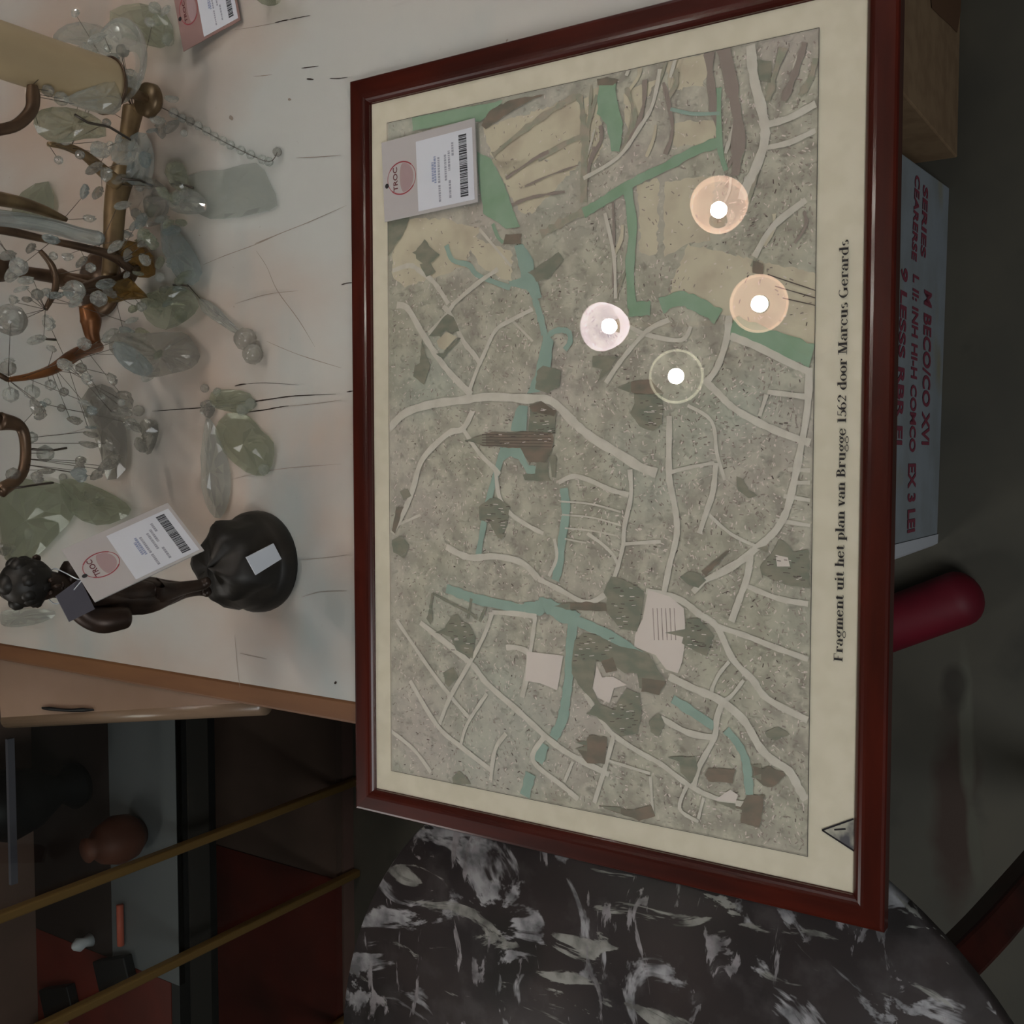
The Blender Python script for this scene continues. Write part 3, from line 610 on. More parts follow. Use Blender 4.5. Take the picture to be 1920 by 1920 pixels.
GL = {
 'F': (stem(.32,0,1.45)+hl(.3,1.05,1.41)+hl(.3,.8,.75)+diag(1.02,1.05,1.05,1.45,.06), 1.2),
 'M': (stem(.25,0,1.45,1,1)[1:]+diag(.25,0,.25,1.45,.09)+diag(.8,0,.33,1.45,ST)+diag(.8,0,1.25,1.45,.09)+stem(1.35,0,1.45), 1.75),
 'B': (stem(.32,0,1.45)+arc(.5,1.09,.42,.34,-90,90)+arc(.52,.38,.48,.36,-90,90)+hl(.3,.55,.75), 1.25),
 'G': (arc(.75,.72,.55,.72,50,325)+stem(1.2,.1,.68,0,1), 1.6),
 'r': (stem(.3,0,1,1,2)+arc(.6,.72,.24,.26,40,150,.0)+dot(.78,.86), .95),
 'a': (arc(.42,.3,.28,.27,80,290)+arc(.5,.68,.26,.30,0,150,.4)+stem(.76,.0,.7,0,0)+dot(.26,.75)+hl(.76,1.0,.05), 1.05),
 'g': (arc(.5,.66,.3,.3,0,360)+arc(.52,-.2,.42,.24,0,360,.3)+hl(.3,.8,.18)+dot(.95,.92,.12), 1.08),
 'm': (stem(.3,0,1,1,2)+stem(.88,0,.8,1,0)+stem(1.46,0,.8,1,0)+arc(.62,.78,.26,.2,0,160,.2)+arc(1.2,.78,.26,.2,0,160,.2), 1.78),
 'n': (stem(.3,0,1,1,2)+stem(.9,0,.8,1,0)+arc(.63,.78,.27,.2,0,160,.2), 1.22),
 'u': (stem(.3,.18,1,0,2)+stem(.9,0,1,0,2)+arc(.57,.2,.27,.18,180,340,.2)+hl(.9,1.15,.05), 1.22),
 'e': (arc(.5,.5,.36,.49,25,330)+hl(.25,.85,.56)+diag(.84,.55,.82,.8,.1), 1.02),
 't': (stem(.32,.15,1.2,0,0)+hl(.1,.62,.96)+arc(.5,.16,.2,.14,180,340,.2), .75),
 'i': (stem(.28,0,1,1,2)+dot(.28,1.32,.15), .62), 'l': (stem(.28,0,1.5,1,2), .6), 'h': (stem(.3,0,1.5,1,2)+stem(.9,0,.8,1,0)+arc(.63,.78,.27,.2,0,160,.2), 1.22),
 'p': (stem(.3,-.45,1,1,2)+arc(.6,.5,.36,.49,-120,120), 1.15), 'd': (stem(.88,0,1.5,0,2)+arc(.55,.5,.36,.49,60,300)+hl(.88,1.14,.05), 1.22),
 'v': (diag(.5,0,.22,1,ST)+diag(.5,0,.84,1,.09)+hl(0,.45,.96)+hl(.65,1.0,.96), 1.02), 'o': (arc(.5,.5,.36,.49,0,360), 1.02),
 's': (arc(.42,.74,.22,.24,40,250,.8)+arc(.46,.27,.24,.25,-150,80,.8), .85), 'c': (arc(.5,.5,.36,.49,50,320)+dot(.76,.8,.12), .95),
 '1': (stem(.45,0,1.4,1,2), .85), '5': (diag(.3,.75,.34,1.4,.1)+hl(.3,.85,1.36)+arc(.45,.42,.38,.42,-150,130), 1.0),
 '6': (arc(.5,.42,.36,.42,0,360)+arc(.62,.75,.48,.65,90,190,.9), 1.02), '2': (arc(.45,1.0,.34,.4,-20,170)+diag(.16,.04,.75,.82,.14)+hl(.1,.85,.08)+hl(.1,.85,.13), 1.0), ' ': ([], .55)}
txt = 'Fragment uit het plan van Brugge 1562 door Marcus Gerards'
tot = sum(GL[c][1] for c in txt)
a = uv(1580.5, 1241); b = uv(1592, 449); sx = (b.x - a.x) / tot; cap = (uv(1564, 1235) - uv(1580.5, 1235)).length
sy = cap / 1.45; tt = MB(); x = 0
for c in txt:
    for q in GL[c][0]:
        z = nz(); P = [(a.x + (x + p_[0]) * sx, a.y + (b.y - a.y) * x / tot + p_[1] * sy, z) for p_ in q]
        ar = sum(P[i][0]*P[(i+1)%len(P)][1] - P[(i+1)%len(P)][0]*P[i][1] for i in range(len(P)))
        f = tuple(range(len(P))); tt.add(P, [f if ar > 0 else f[::-1]])
    x += GL[c][1]
tt.build('printed_title', M['title'], fr)
# foil corner tucked at the lower left edge of the paper
c3 = [uv(1542, 1556), uv(1601, 1535), uv(1602, 1595)]
MB().add([(p_.x, p_.y, .0006) for p_ in c3], [(0, 2, 1)]).build('foil_corner', M['silver'], fr)
e = MB()
for p_, q_ in ((c3[0], c3[1]), (c3[0], c3[2]), (c3[0].lerp(c3[1], .3).lerp(c3[2], .12), c3[1].lerp(c3[2], .3).lerp(c3[0], .25))):
    t = (q_ - p_).normalized(); s = Vector((-t.y, t.x)) * .0006
    e.add([(v.x, v.y, .00075) for v in (p_-s, q_-s, q_+s, p_+s)], [(0, 1, 2, 3)])
e.build('foil_corner_edge', M['foiledge'], fr)

# ------------------------------------------------------------ price tags
def make_tag(label, LL, LR, UL, lift=.0, red=False):
    X = LR - LL; Y = UL - LL; wx = X.length; X.normalize(); Y -= X * X.dot(Y); hy = Y.length; Y.normalize(); Z = X.cross(Y)
    LL = LL + Z * lift
    m4 = Matrix(((X.x, Y.x, Z.x, LL.x), (X.y, Y.y, Z.y, LL.y), (X.z, Y.z, Z.z, LL.z), (0, 0, 0, 1)))
    r = empty('price_tag', M4=m4); tag(r, label, 'price tag', 'price tags on the goods')
    def bx(mb, x0, x1, y0, y1, z0, z1, mi=0): return mb.box((x0*wx, y0*hy, z0), (x1*wx, y1*hy, z1), mi)
    bx(MB(), 0, 1, 0, 1, 0, .0009).build('card', M['tagred'] if red else M['card'], r)
    lab = bx(MB(), .04, .9, .03, .62, .0009, .0011).build('sticker', M['label'], r)
    bc = MB(); x = .1; random.seed(11)
    while x < .84:
        wdt = random.choice([.006, .01, .016, .022]); bx(bc, x, min(x+wdt, .85), .09, .17, .0011, .00118); x += wdt + random.choice([.005, .008])
    bc.build('barcode', M['barcode'], lab)
    ln = MB()
    for y, x0, x1, mi in [(.225, .62, .78, 0), (.265, .12, .30, 0), (.265, .45, .68, 0), (.305, .34, .66, 0), (.375, .1, .3, 0), (.375, .33, .64, 0), (.415, .34, .66, 1), (.44, .36, .6, 1)]:
        x = x0
        while x < x1:
            wdt = random.uniform(.012, .035); bx(ln, x, x+wdt, y, y+.022, .0011, .00117, mi); x += wdt + .008
    ln.build('small_print', [M['smallprint'], M['smallblue']], lab)
    lg = MB(); cx, cy, rr = .5*wx, .79*hy, .20*wx; ry = .155*hy
    lg.add([(cx + .9*rr*math.cos(k*math.pi/16), cy-.12*ry + .72*ry*math.sin(k*math.pi/16) * (1 if k > 16 else .35), .00095) for k in range(32)], [tuple(range(32))], 1)
    for k in range(40):
        a0 = k*math.pi/20; a1 = a0 + math.pi/20; wd = .0006 if abs(math.cos(a0)) > .6 else .0003
        lg.add([(cx+(rr+s_*wd)*math.cos(q), cy+(ry+s_*wd)*math.sin(q), .00105) for q, s_ in ((a0, -1), (a0, 1), (a1, 1), (a1, -1))], [(0, 1, 2, 3)], 0)
    vs, fs = text_faces('TROC', 1.0, 'CENTER', .02); hw = max(v.x for v in vs)
    lg.add([(cx + v.x/hw*.74*rr, cy + .30*ry + v.y/.7*.30*ry, .00112) for v in vs], fs, 2)
    lg.build('logo', [M['red'], M['redfill'], M['darkred']], r)
    MB().add([(.44*wx + .0022*math.cos(k*math.pi/6), .955*hy + .0022*math.sin(k*math.pi/6), .0012) for k in range(12)], [tuple(range(12))]).build('punch_hole', M['title'], r)
    random.seed(23)
    return r
q = lambda px, py: onplane(px, py, .0)
G0 = .0038
make_tag('grey price tag with barcode sticker lying on the map glass', q(902, 381), q(896, 224), q(727, 403), lift=G0)
t2 = make_tag('grey price tag with barcode sticker hanging on the bronze statuette', aty(383, 1033, .716*.945), aty(315, 944, .776*.945), aty(178, 1130, .756*.945))
LLt = atz(452, 38, TZ + .004); ULt = atz(345, 97, TZ + .012); dY = ULt - LLt; dX = Vector((-dY.y, dY.x, 0)); dX = -dX if dX.x < 0 else dX
make_tag('brick red price tag with white sticker lying beside the crystal candelabra', LLt, LLt + dX.normalized()*.075, ULt, red=True)

hole = t2.matrix_world @ Vector((.030, .0872, .0006))
# ------------------------------------------------------------ statuette
st = empty('statuette', (-.1042, .7866, TZ)); tag(st, 'small dark bronze statuette of a child standing on a round black rocky base', 'statuette')
b = MB(); n = 40; SF = .80; prof = [(.0, 0), (.0575, 0), (.0585, .004), (.0575, .012), (.054, .017), (.051, .020), (.050, .030), (.046, .042), (.041, .053), (.030, .060), (.0, .065)]
vs = []; fs = []
for i, (r, z) in enumerate(prof):
    r *= .865; z *= 1.02
    for k in range(n):
        a = k*2*math.pi/n; j = 1 + (.06*math.sin(3*a+i) + .05*math.sin(5*a+1.7*i) + .03*math.sin(9*a)) * (1 if i > 5 else 0)
        vs.append((r*j*math.cos(a), r*j*math.sin(a), z + (.003*math.sin(4*a+i) if i > 5 else 0)))
for i in range(len(prof)-1):
    for k in range(n): fs.append((i*n+k, i*n+(k+1)%n, (i+1)*n+(k+1)%n, (i+1)*n+k))
b.add(vs, fs, 0, True).build('rocky_base', M['bronzeb'], st)
p = Vector((-.1, .957, .778)); MBs = MB()
LLs = aty(480, 1078, .741) - st.location; A1 = aty(528, 1048, .7345) - st.location; A2 = aty(513, 1019, .7360) - st.location; A3 = aty(462, 1045, .743) - st.location
MBs.add([LLs, A1, A2, A3] + [v + Vector((0, .0012, 0)) for v in (LLs, A1, A2, A3)], [(0, 1, 2, 3), (7, 6, 5, 4), (0, 4, 5, 1), (1, 5, 6, 2), (2, 6, 7, 3), (3, 7, 4, 0)]).build('white_sticker', M['label'], st)
# figure: one skin-grown body
def skin(name, V_, E_, R_, m, parent, sub=2):
    me = bpy.data.meshes.new(name); me.from_pydata([tuple(v) for v in V_], E_, []); me.materials.append(m)
    o = bpy.data.objects.new(name, me); C.objects.link(o); o.parent = parent
    sk = o.modifiers.new('skin', 'SKIN'); sk.use_smooth_shade = True
    for i, sv in enumerate(me.skin_vertices[0].data if me.skin_vertices else []):
        sv.radius = (R_[i], R_[i]); sv.use_root = (i == 0)
    s2 = o.modifiers.new('sub', 'SUBSURF'); s2.levels = sub; s2.render_levels = sub
    return o
def P_(px, py, y=1.005): return aty(px, py, y*.7827) - st.location
Vv = [P_(245,1112), P_(205,1110), P_(165,1102), P_(140,1098), P_(118,1096), P_(100,1096), P_(78,1096), P_(52,1094),
      P_(300,1112,.998), P_(345,1102,.998), P_(382,1096,.995), P_(305,1120,1.010), P_(348,1108,1.010), P_(384,1106,1.008),
      P_(140,1138), P_(168,1158,.998), P_(198,1166,.985), P_(228,1158,.978), P_(248,1158,.974),
      P_(134,1064), P_(160,1070,1.005), P_(195,1085,1.01), P_(228,1098,1.01),
      P_(394,1086,.985), P_(394,1114,.995)]
Ee = [(0,1),(1,2),(2,3),(3,4),(4,5),(5,6),(6,7),(0,8),(8,9),(9,10),(0,11),(11,12),(12,13),(3,14),(14,15),(15,16),(16,17),(17,18),(3,19),(19,20),(20,21),(21,22),(10,23),(13,24)]
Rr = [.020,.019,.021,.021,.014,.013,.020,.018,.013,.008,.007,.013,.008,.007,.013,.015,.0155,.013,.0125,.011,.010,.009,.008,.007,.007]
me_body = bpy.data.meshes.new('body')
body = None
try:
    me_body.from_pydata([tuple(v) for v in Vv], Ee, []); me_body.materials.append(M['bronze'])
    body = bpy.data.objects.new('body', me_body); C.objects.link(body); body.parent = st
    body.modifiers.new('skin', 'SKIN').use_smooth_shade = True
    if not me_body.skin_vertices:
        bpy.context.view_layer.objects.active = body
    for i, sv in enumerate(me_body.skin_vertices[0].data):
        sv.radius = (Rr[i]*SF, Rr[i]*SF); sv.use_root = (i == 0)
    s2 = body.modifiers.new('sub', 'SUBSURF'); s2.levels = 2; s2.render_levels = 2
except Exception as ex:
    print('SKIN FAIL', ex)
# hair bun, nose, ears, short tunic
h = P_(60,1092)
hb = MB(); hb.ball(h + Vector((0, .004, .002)), .0200, 18, 0, (1, 1, 1.05)); hb.ball(h + Vector((.0, .003, .018)), .009, 12); hb.ball(h + Vector((.010, .0, .010)), .0075, 10)
for k in range(18):
    a = k*.35; hb.ball(h + Vector((.0150*math.cos(a), .004+.0135*math.sin(a), .004+.007*math.sin(2.3*k))), .0068, 10)
hb.build('hair', M['bronzeb'], st)
fc = MB(); f0 = P_(84, 1096) + Vector((0, -.017, 0))
fc.ball(f0 + Vector((0, -.001, .001)), .0028, 8, 0, (.8, 1, 1.3)); fc.ball(f0 + Vector((-.005, .001, .005)), .0022, 8); fc.ball(f0 + Vector((.005, .001, .005)), .0022, 8)
fc.ball(f0 + Vector((0, .0005, -.005)), .003, 8, 0, (1.3, .7, .5)); fc.ball(h + Vector((-.0185, .004, -.007)), .0035, 8); fc.ball(h + Vector((.0185, .004, -.007)), .0035, 8)
fc.build('face', M['bronze'], st)
tu = MB(); path_ = smooth_line([P_(132,1100), P_(165,1106), P_(200,1114), P_(240,1116), (P_(275,1116)), P_(310,1112), P_(345,1104)], 2); n = 28; vs = []; fs = []
NT = len(path_)
for i in range(NT):
    t = i/(NT-1); c = path_[i]; r = [.019, .0225, .0235, .0230, .0222, .0222, .0225, .0222, .0205, .0180, .0145, .0105, .0075][i] * SF
    for k in range(n):
        a = k*2*math.pi/n; rr = r*(1+.09*t*math.sin(7*a+1)); vs.append(c + Vector((rr*math.cos(a), rr*.8*math.sin(a), 0)))
for i in range(NT-1):
    for k in range(n): fs.append((i*n+k, i*n+(k+1)%n, (i+1)*n+(k+1)%n, (i+1)*n+k))
fs.append(tuple(range(n))[::-1]); fs.append(tuple(range((NT-1)*n, NT*n)))
tu.add(vs, fs, 0, True).build('tunic', M['bronze'], st)
nk = P_(112, 1098)
MB().tube(smooth_line([hole - st.location, (hole - st.location).lerp(nk, .5) + Vector((.002, -.008, .0)), nk + Vector((.012, -.012, .004)), nk + Vector((.014, .0, .006)), nk + Vector((0, .014, .006)), nk + Vector((-.014, 0, .006)), nk + Vector((-.008, -.013, .002)), hole - st.location], 4), .0005, 6).build('string', M['label'], t2).matrix_world = Matrix.Translation(st.location)
# grey folded slip behind the tag
a_, b_, c_, d_ = aty(105,1118,.762), aty(130,1166,.762), aty(178,1142,.760), aty(150,1085,.760)
MB().add([v for v in (a_, b_, c_, d_)] + [v + Vector((0, .0008, 0)) for v in (a_, b_, c_, d_)], [(0, 1, 2, 3), (7, 6, 5, 4), (0, 4, 5, 1), (1, 5, 6, 2), (2, 6, 7, 3), (3, 7, 4, 0)]).build('paper_slip', mat('grey_slip', (96, 92, 100), .6))
tag(bpy.data.objects['paper_slip'], 'grey paper slip tucked behind the tag at the statuette shoulder', 'paper')

# ------------------------------------------------------------ crystal candelabra standing on the white table
ARMP = []
ca = empty('crystal_candelabra', (.19, 1.03, TZ)); tag(ca, 'crystal candelabra with brass arms and glass leaves, one cream candle, on the white table', 'candelabra')
CL = ca.location
def cpt(px, py, y=1.22):
    q_ = aty(px, py, y*.77)
    if q_.z < TZ + .014: q_ = atz(px, py, TZ + .014)   # too low for that plane: it rests on the boards
    return q_ - CL
def ctab(px, py, h=0.0): return atz(px, py, TZ + h) - CL
def arm(pts, y, m, name='arm', flat=1.0):
    ys = y if isinstance(y, (list, tuple)) else [y]*len(pts)
    P = [cpt(p_[0], p_[1], yy) for p_, yy in zip(pts, ys)]; R = [p_[2]*.00055 for p_ in pts]
    S = smooth_line(P, 5); RR = []
    for i in range(len(R)-1):
        for j in range(5): RR.append(R[i] + (R[i+1]-R[i])*j/5)
    ARMP.extend(S)
    RR.append(R[-1]); MB().tube(S, RR, 12, 0, flat=flat).build(name, m, ca)
base_c = Vector((0, 0, 0))
bs = MB(); bs.lathe([(0, .0), (.036, .0), (.037, .004), (.030, .008), (.014, .012), (.008, .020), (.007, .04), (.010, .05), (.007, .06), (.006, .10), (.013, .115), (.015, .125), (.007, .14), (.006, .19), (.009, .2), (.004, .215), (0, .22)], 28)
bs.build('stem', M['brassd'], ca)
arm([(205,520,14),(212,450,18),(216,385,20),(226,335,24),(236,290,15),(243,240,17),(250,205,20)], 1.22, M['brass'])
arm([(222,345,14),(190,318,12),(160,292,9),(125,275,7),(90,270,4)], 1.21, M['brass'])
arm([(125,412,4),(85,396,9),(35,380,11),(-40,366,13)], [1.20, 1.20, 1.18, 1.16], M['brass'])
arm([(245,505,8),(210,480,9),(160,465,7),(90,450,6),(0,430,8),(-50,425,8)], 1.19, M['brassd'])
arm([(185,650,10),(155,658,11),(130,672,12),(95,694,9),(55,706,6),(15,712,4)], [1.27, 1.24, 1.22, 1.2, 1.19, 1.18], M['brassor'])
arm([(160,572,12),(170,600,20),(172,625,14),(180,650,10)], 1.27, M['brassor'])
arm([(75,470,4),(98,500,6),(104,540,6),(85,580,4)], 1.18, M['brassd'])
arm([(-10,245,9),(30,235,9),(58,208,10),(62,180,11),(60,160,8)], 1.12, M['brassd'])
arm([(0,790,16),(38,800,10),(48,840,9),(40,890,9),(0,920,13)], 1.2, M['brassd'])
arm([(255,500,10),(230,530,16),(195,535,18),(150,545,10)], 1.2, M['brassd'])
hubp = Vector((0, 0, .205)); ARMP.extend([Vector((0, 0, z_*.01)) for z_ in range(3, 21)])
for px, py, yy, r_ in [(-40,366,1.16,.007), (-50,425,1.19,.0045), (-10,245,1.12,.005), (15,712,1.18,.003), (0,920,1.2,.006), (0,790,1.2,.007)]:
    a_ = cpt(px, py, yy); md = a_.lerp(hubp, .5) + Vector((0, 0, .035))
    MB().tube(smooth_line([a_, a_.lerp(md, .5) + Vector((0, 0, .015)), md, hubp], 4), r_*.8, 8).build('arm', M['brassd'], ca)
cup_ = cpt(255, 180, 1.16); cdl = cpt(205, 162, 1.14)
MB().tube(smooth_line([cpt(250, 205, 1.22), cup_ + Vector((0, 0, -.012)), cdl + Vector((0, 0, -.012))], 4), .005, 8).build('arm', M['brass'], ca)
MB().tube([cpt(205, 520, 1.22), cpt(195, 545, 1.27), Vector((0, 0, .05))], .0055, 8).build('arm', M['brassd'], ca)
# candle and its collar
cb = cpt(205, 162, 1.14); MB().lathe([(0, 0), (.0245, 0), (.025, .005), (.0240, .04), (.0235, .13), (.0215, .16), (.006, .163), (0, .16)], 32, 0, Matrix.Translation(cb)).build('candle', M['candle'], ca)
MB().lathe([(0, -.010), (.013, -.009), (.021, -.005), (.0265, .001), (.0272, .003), (.0248, .002), (0, -.002)], 28, 0, Matrix.Translation(cb)).build('candle_collar', M['brassd'], ca)
MB().lathe([(0, -.024), (.011, -.024), (.017, -.018), (.016, -.010), (0, -.010)], 20, 0, Matrix.Translation(cpt(255, 180, 1.16))).build('candle_cup', M['brass'], ca)
# glass dish under the candle
MB().lathe([(.014, -.008), (.028, -.005), (.039, .003), (.041, .008), (.039, .009), (.027, -.001), (.014, -.003)], 24, 0, Matrix.Translation(cpt(232, 120, 1.15)), cap=False).build('glass_dish', M['cry'], ca)
def hang(pts_, c_, mb_):
    """fine wire from a hanging piece to the nearest brass arm"""
    if c_.z < .035: return
    best = min((((a_ - p_).length, a_, p_) for a_ in ARMP for p_ in (pts_[::2] or pts_)), key=lambda t_: t_[0])
    if best[0] > .004: mb_.tube([best[2].lerp(c_, .1), best[1]], .00028, 5, 1)
def plate(pts, place, th, m, name='glass_leaf', scal=0):
    """cut-glass plate from a traced outline: bevelled rim and a raised centre facet"""
    P = [Vector(place(*p_)) for p_ in pts]
    P = smooth_line(P, 2, True)
    c = sum(P, Vector()) / len(P)
    nn = Vector()
    for i in range(len(P)): nn += (P[i] - c).cross(P[(i+1) % len(P)] - c)
    nn.normalize()
    if nn.z < 0 and abs(nn.z) > .3: P.reverse(); nn = -nn
    elif abs(nn.z) <= .3 and nn.y > 0: P.reverse(); nn = -nn
    n = len(P); th *= .8; mid = [p_ + (c - p_) * .22 for p_ in P]; inn = [p_ + (c - p_) * .6 for p_ in P]
    rb = lambda i_: 1.0 + .35*((i_ % 2)*2 - 1)
    vs = [p_ - nn*th*.1 for p_ in P] + [p_ + nn*th*.5*rb(i_) for i_, p_ in enumerate(mid)] + [p_ + nn*th*.85*rb(i_) for i_, p_ in enumerate(inn)] + [c + nn*th] + [p_ - nn*th*.45 for p_ in mid] + [c - nn*th*.6]
    fs = []
    for i in range(n):
        j = (i+1) % n
        fs += [(i, j, n+j, n+i), (n+i, n+j, 2*n+j, 2*n+i), (2*n+i, 2*n+j, 3*n), (j, i, 3*n+1+i, 3*n+1+j), (3*n+1+j, 3*n+1+i, 4*n+1)]
    mb_ = MB().add(vs, fs, 0, False); hang(P, c, mb_)
    return mb_.build(name, [m, M['wire']], ca)
pv = lambda y: (lambda px, py: cpt(px, py, y))
pt = lambda h: (lambda px, py: ctab(px, py, h))
plate([(262,560),(290,545),(330,535),(360,548),(372,575),(350,600),(310,618),(275,600)], pv(1.19), .010, M['cryg'])
plate([(215,625),(270,625),(340,622),(362,640),(376,668),(360,690),(325,700),(280,708),(240,690),(205,655)], pv(1.17), .012, M['crysm'])
plate([(245,255),(275,250),(290,290),(285,340),(262,348),(238,340),(240,300)], pv(1.2), .010, M['cryb'])
plate([(300,415),(330,430),(362,470),(378,510),(360,535),(330,520),(305,470)], pv(1.2), .010, M['cryb'])
plate([(65,215),(100,200),(150,205),(190,225),(200,255),(160,260),(110,268),(72,250)], pv(1.16), .012, M['cryg'])
plate([(110,55),(150,40),(215,60),(225,110),(180,95),(130,80),(100,75)], pv(1.2), .010, M['cry'])
plate([(205,20),(260,5),(310,25),(325,70),(300,90),(250,75),(215,60)], pv(1.24), .010, M['cryg'])
plate([(0,905),(60,900),(120,910),(140,960),(110,1000),(60,1050),(20,1060),(0,1020)], pt(.007), .012, M['cryg'])
plate([(110,900),(160,905),(215,930),(245,955),(225,975),(180,985),(130,960)], pt(.007), .010, M['cryg'])
plate([(150,750),(190,720),(225,745),(235,800),(235,880),(200,900),(190,850)], pt(.007), .010, M['crysm'])
plate([(215,640),(250,650),(290,690),(270,706),(235,690),(215,665)], pv(1.14), .008, M['cryb'])
plate([(180,160),(215,150),(230,190),(215,215),(160,205),(120,185)], pv(1.11), .010, M['cry'])
plate([(215,265),(250,262),(262,290),(240,310),(210,300)], pv(1.17), .009, M['cry'])
plate([(90,340),(40,360),(20,400),(60,420),(100,400)], pt(.007), .006, M['cryg'])
plate([(245,330),(290,335),(320,370),(300,420),(255,420),(240,380)], pv(1.22), .010, M['crysm'])
plate([(315,305),(340,305),(352,335),(345,358),(322,350),(310,325)], pv(1.22), .008, M['cryg'])
plate([(312,365),(350,352),(380,370),(385,395),(350,402),(318,392)], pv(1.2), .010, M['cry'])
plate([(350,330),(420,318),(480,305),(505,340),(520,385),(480,400),(420,410),(370,400)], pt(.004), .004, M['cry'])
plate([(225,455),(262,455),(288,480),(292,515),(262,520),(230,500)], pv(1.2), .010, M['amber'])
plate([(200,540),(240,520),(262,540),(278,558),(240,562),(205,568)], pv(1.18), .010, M['amber'])
# pieces lying on the table
plate([(395,735),(430,730),(468,738),(475,765),(455,775),(420,770),(395,760)], pt(.004), .008, M['cryg'])
plate([(425,775),(465,780),(490,808),(512,830),(510,870),(495,892),(460,885),(420,850),(400,810)], pt(.004), .007, M['cryg'])
plate([(385,785),(400,795),(420,840),(432,890),(428,940),(412,972),(392,960),(378,920),(376,850)], pt(.004), .008, M['cry'], 'glass_drop')
plate([(380,752),(398,752),(402,770),(392,785),(378,775)], pt(.004), .008, M['crysm'], 'glass_drop')
plate([(268,785),(295,795),(292,825),(282,850),(270,848),(275,815)], pt(.006), .010, M['crysm'], 'glass_drop')
plate([(0,1148),(25,1142),(60,1140),(102,1146),(95,1160),(60,1172),(20,1176),(0,1170)], pt(.006), .010, M['cry'], 'glass_drop')
plate([(0,1018),(22,1020),(30,1030),(12,1042),(0,1040)], pt(.006), .010, M['crysm'], 'glass_drop')
plate([(372,560),(400,570),(430,600),(452,622),(445,628),(415,610),(380,585)], pt(.008), .005, M['cry'], 'glass_rod')
MB().tube(smooth_line([cpt(192,448,1.17), cpt(150,440,1.17), cpt(100,425,1.16), cpt(50,415,1.15), cpt(-30,405,1.13)], 4), [.005] + [.0072]*15 + [.0072], 8).build('glass_arm', M['cryb'], ca)
beads = [(20,600,30,1.12), (185,560,18,1.17), (140,545,22,1.16), (70,552,12,1.15), (35,500,18,1.14), (158,645,15,1.2), (152,690,12,1.2), (95,722,12,1.2), (60,735,16,1.2), (120,735,10,1.2), (85,850,18,1.2), (290,195,10,1.18),
         (255,400,12,1.2), (335,372,15,1.19), (345,250,8,1.2), (200,230,9,1.12), (300,40,16,1.18), (315,75,14,1.18), (230,95,14,1.16), (245,145,18,1.16), (280,345,12,1.19), (262,352,9,1.17), (100,480,9,1.16), (170,502,11,1.16),
         (15,690,16,1.18), (20,740,16,1.18), (300,520,12,1.19), (310,545,14,1.19), (265,575,12,1.18), (180,285,10,1.16), (150,290,10,1.16), (110,300,9,1.17), (115,185,14,1.12), (90,170,12,1.12), (290,15,14,1.18), (60,820,12,1.2), (25,890,15,1.2), (190,745,9,1.22)]
rr_ = random.Random(5)
for k in range(46):   # small cut lozenges wired between the arms
    px = rr_.uniform(5, 330); py = rr_.uniform(225, 770); a_ = rr_.uniform(0, 3.1); l_ = rr_.uniform(9, 20); w_ = l_*rr_.uniform(.4, .7)
    if 250 < py < 440 and px < 150: continue
    if 640 < py and 90 < px < 200: continue
    pts_ = [(px + math.cos(a_)*l_*u_ - math.sin(a_)*w_*v_, py + math.sin(a_)*l_*u_ + math.cos(a_)*w_*v_) for u_, v_ in ((1, 0), (.5, .8), (-.5, .8), (-1, 0), (-.5, -.8), (.5, -.8))]
    plate(pts_, pv(1.15 + rr_.uniform(0, .06)), .008, [M['cry'], M['crysm'], M['cryb']][k % 3], 'cut_lozenge')
for k in range(84):   # irregular broken-looking cut drops crowding the arms
    bx_ = [(120, 330, 15, 330), (0, 330, 440, 760), (60, 300, 740, 900), (210, 350, 330, 700)][k % 4]
    px = rr_.uniform(bx_[0], bx_[1]); py = rr_.uniform(bx_[2], bx_[3]); a0_ = rr_.uniform(0, 6.28); l_ = rr_.uniform(9, 24); n_ = rr_.choice([5, 6, 7])
    if px < 130 and 100 < py < 200: continue
    st_ = rr_.uniform(.35, .8)
    pts_ = []
    for q in range(n_):
        a_ = q * 6.283 / n_; r_ = l_ * rr_.uniform(.65, 1.1); ux = math.cos(a_) * r_; vx = math.sin(a_) * r_ * st_
        pts_.append((px + ux*math.cos(a0_) - vx*math.sin(a0_), py + ux*math.sin(a0_) + vx*math.cos(a0_)))
    plate(pts_, pv(1.12 + rr_.uniform(0, .12)), rr_.uniform(.006, .012), [M['cry'], M['cry'], M['crysm'], M['cryg']][k % 4] if k % 7 else M['cryb'], 'cut_drop')
for i, (px, py, r, y) in enumerate(beads):
    r *= .00046; mb_ = MB().ball(cpt(px, py, y), r, 12 if r > .01 else 8, 0, smooth=(r > .01)); hang([cpt(px, py, y)], cpt(px, py, y), mb_); mb_.build('bead', [M['cry'] if i % 3 else M['crysm'], M['wire']], ca)
tb2 = [(460,636,20), (474,664,18), (520,285,8), (504,303,8), (492,299,8), (470,290,8), (452,282,8), (470,757,10), (455,768,11), (432,272,8), (418,264,8), (402,256,8), (388,246,8), (372,236,8), (357,228,8), (342,222,8), (326,212,9),
       (260,770,11), (245,795,12), (165,775,9), (115,765,8), (88,754,8), (160,930,9), (118,895,8), (384,728,8), (408,735,8), (185,940,10), (495,880,10), (55,1000,10)]
for px, py, r in tb2:
    r *= .00058; MB().ball(ctab(px, py, r), r, 10, 0, smooth=(r > .01)).build('bead', M['cry'] if random.random() < .6 else M['crysm'], ca)
